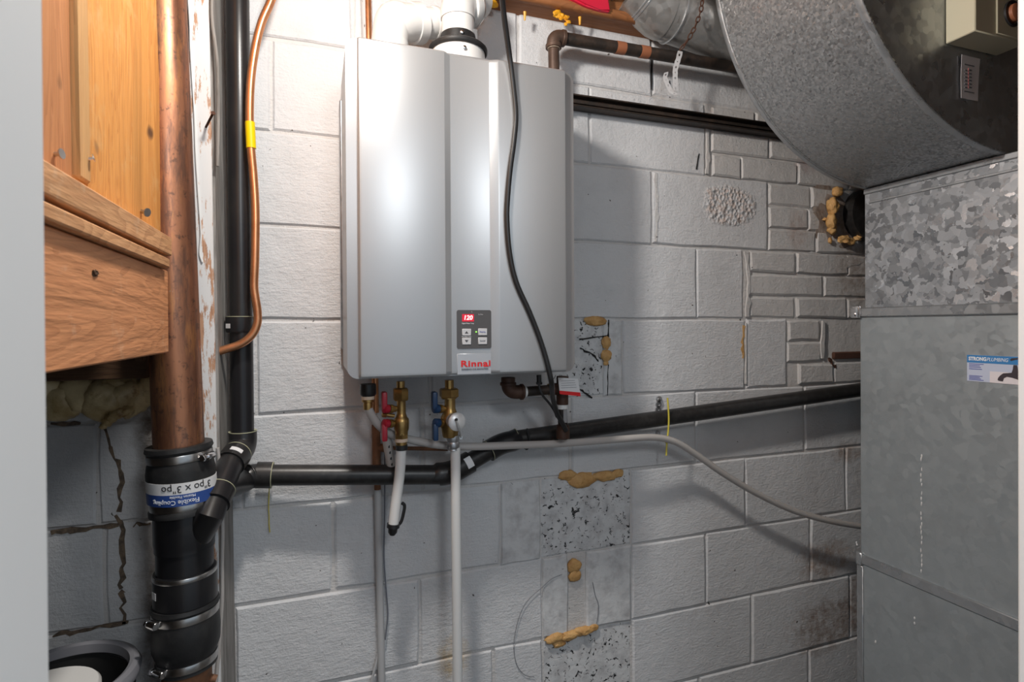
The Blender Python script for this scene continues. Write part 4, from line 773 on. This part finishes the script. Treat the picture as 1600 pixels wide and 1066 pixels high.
def on_shell(px, py):                            # where the eye's ray meets the drum shell
    d_ = ray(px, py).normalized(); a_ = d_.x**2+d_.z**2; o_ = CAM-dc; b_ = 2*(o_.x*d_.x+o_.z*d_.z); c_ = o_.x**2+o_.z**2-DR**2; s_ = (-b_-math.sqrt(max(b_*b_-4*a_*c_, 0)))/(2*a_); return CAM+d_*s_
bm = B()
for dx_, dy_ in ((0, 0), (4, 1)):
    pts = [on_shell(1396+dx_+k*4+random.uniform(-.5, .5), 277-k*4.3+dy_) for k in range(7)]; tube(bm, pts, .0007, 5)
obj('scratch', bm, 'chrome', t)
# limit switch on the drum and its paper slip
a, b, c = at(1477, 69, yn), at(1556, 89, yn), atX(1524, 48, at(1477, 69, yn).x)
t = thing('limit_switch', 'cream switch box with round dial on the drum end', 'switch', (a.x, yn, a.z))
obj('housing', box(B(), (a.x, c.y, a.z), (b.x, yn+.0, a.z+.24), .002), 'cream', t)
p = at(1556, 40, c.y); obj('cover', box(B(), (p.x, c.y-.003, a.z+.004), (b.x+.001, c.y+.004, a.z+.236), .001), 'cream_side', t)
k_ = at(1581, 22, c.y-.003); bm = B(); r_ = rad(k_, 40); lathe(bm, k_, V((0, -1, 0)), [(0, r_), (.004, r_), (.004, r_*.8), (.001, r_*.78)], 28, False); obj('dial_ring', bm, 'ink', t); obj('dial', lathe(B(), k_, V((0, -1, 0)), [(0, r_*.7), (.010, r_*.66), (.012, r_*.5)], 28), 'tape_orange', t)
t = thing('paper_slip', 'white printed paper slip stuck below the cream switch box', 'label', at(1515, 120, yn))
YS = yn-.003; obj('sheet', quad(B(), [at(x, y, YS) for x, y in ((1503, 85), (1531.5, 92), (1529, 125), (1528, 158), (1502, 153), (1501.5, 120))], (0, 1, 0), .0006), 'paper', t)
bm, bm2 = B(), B()
for k in range(6):
    for x0, bmx in ((1509, bm), (1516, bm)): p = at(x0, 110+k*5.4, YS); box(bmx, p-V((.004, .0008, .0012)), p+V((.004, 0, .0012)), 0)
    p = at(1513, 110+k*5, YS); box(bm2, p-V((.0004, .0008, .005)), p+V((.0004, 0, .005)), 0)
for y_ in (102, 144): p = at(1514, y_, YS); box(bm, p-V((.016, .0008, .001)), p+V((.016, 0, .001)), 0)
obj('printed_lines', bm, 'grey_text', t); obj('red_rule', bm2, 'red_ink', t)
# plumber's card on the cabinet
t = thing('business_card', 'blue and white plumbing card stuck on the furnace cabinet', 'card', atX(1550, 576, XF))
xs = XF-.0012
def cx_(px, py, k=0): return atX(px, py, xs-k)
ya, yz = cx_(1511, 555).y, cx_(1600, 555).y; z1, z0 = cx_(1511, 554.5).z, cx_(1511, 595).z; H_ = z1-z0
obj('sheet', box(B(), (xs, yz-.012, z0), (XF+.001, ya, z1), 0), 'sky_card', t)
obj('header_band', box(B(), (xs-.0004, yz-.012, z1-H_*.29), (xs, ya, z1), 0), 'card_blue', t)
obj('white_area', box(B(), (xs-.0003, yz-.012, z0), (xs, ya-(ya-yz)*.42, z0+H_*.42), 0), 'card_white', t)
uw = ya-yz
def ctext(s, size, u, v, mat, bold=0, shear=0, sx=1): return obj('lettering', text(s, size, lambda x, y, z: V((xs-.0006-z, ya-uw*u-x*sx, z0+H_*v+y)), .0004, bold, 'LEFT', shear), mat, t, smooth=0)
ctext('STRONG', .0112, .035, .855, 'white_ink', .0005, 0, .80); ctext('PLUMBING', .0112, .365, .855, 'white_ink', 0, .25, .76)
bm = B()
for v_, wd in ((.66, .27), (.60, .2), (.54, .22), (.47, .24), (.21, .25), (.16, .2), (.11, .22), (.06, .27)): box(bm, (xs-.0005, ya-uw*(.04+wd), z0+H_*v_-.0008), (xs-.0001, ya-uw*.04, z0+H_*v_+.0008), 0)
obj('printed_lines', bm, 'blue_text', t)
def cpoly(pts, mat, name): return obj(name, prism(B(), [V((xs-.0004, ya-uw*u, z0+H_*v)) for u, v in pts], V((-.0005, 0, 0))), mat, t, smooth=0)
cpoly([(.56, .12), (.57, .20), (.61, .30), (.66, .38), (.74, .40), (.80, .42), (.82, .55), (.83, .70), (.89, .70), (.905, .55), (.93, .42), (1.0, .36), (1.1, .34), (1.1, .15), (.95, .15), (.88, .20), (.80, .24), (.72, .26), (.67, .20), (.65, .08), (.58, .09)], 'tap_dark', 'tap_picture')
cpoly([(.77, .88), (.80, .94), (.92, .97), (.93, .92), (.86, .89), (.79, .84)], 'tap_dark', 'tap_picture')
# ================================================================== BIN AT LOWER LEFT
bc = at(88, 1130, -.215); t = thing('grey_bin', 'grey round plastic bin with rolled rim at lower left', 'bin', (bc.x, bc.y, 0)); zr = at(100, 1006, -.105).z
rb = .108
obj('rim', lathe(B(), V((bc.x, bc.y, zr-.02)), V((0, 0, 1)), [(0, rb-.012), (-.004, rb-.004), (0, rb+.004), (.010, rb+.006), (.018, rb+.002), (.021, rb-.005), (.018, rb-.011), (.004, rb-.013)], 64, False), 'bin_grey', t)
obj('body', lathe(B(), V((bc.x, bc.y, 0)), V((0, 0, 1)), [(0, .001), (0, rb*.8), (zr-.005, rb-.002), (zr-.005, rb-.010), (.03, rb*.78), (.03, .001)], 48, False), 'bin_shadow', t)  # grey bin's body coloured black for the shadow inside it
zl = zr-.012; obj('white_pail', lathe(B(), V((bc.x-.012, bc.y-.020, .031)), V((0, 0, 1)), [(0, .055), (zl-.05, .070), (zl-.045, .076), (zl-.036, .076), (zl-.031, .072), (zl-.031, .001)], 48, False), 'lid_white', None, 'white lidded pail standing inside the grey bin', 'pail', loc=(bc.x, bc.y, .031))
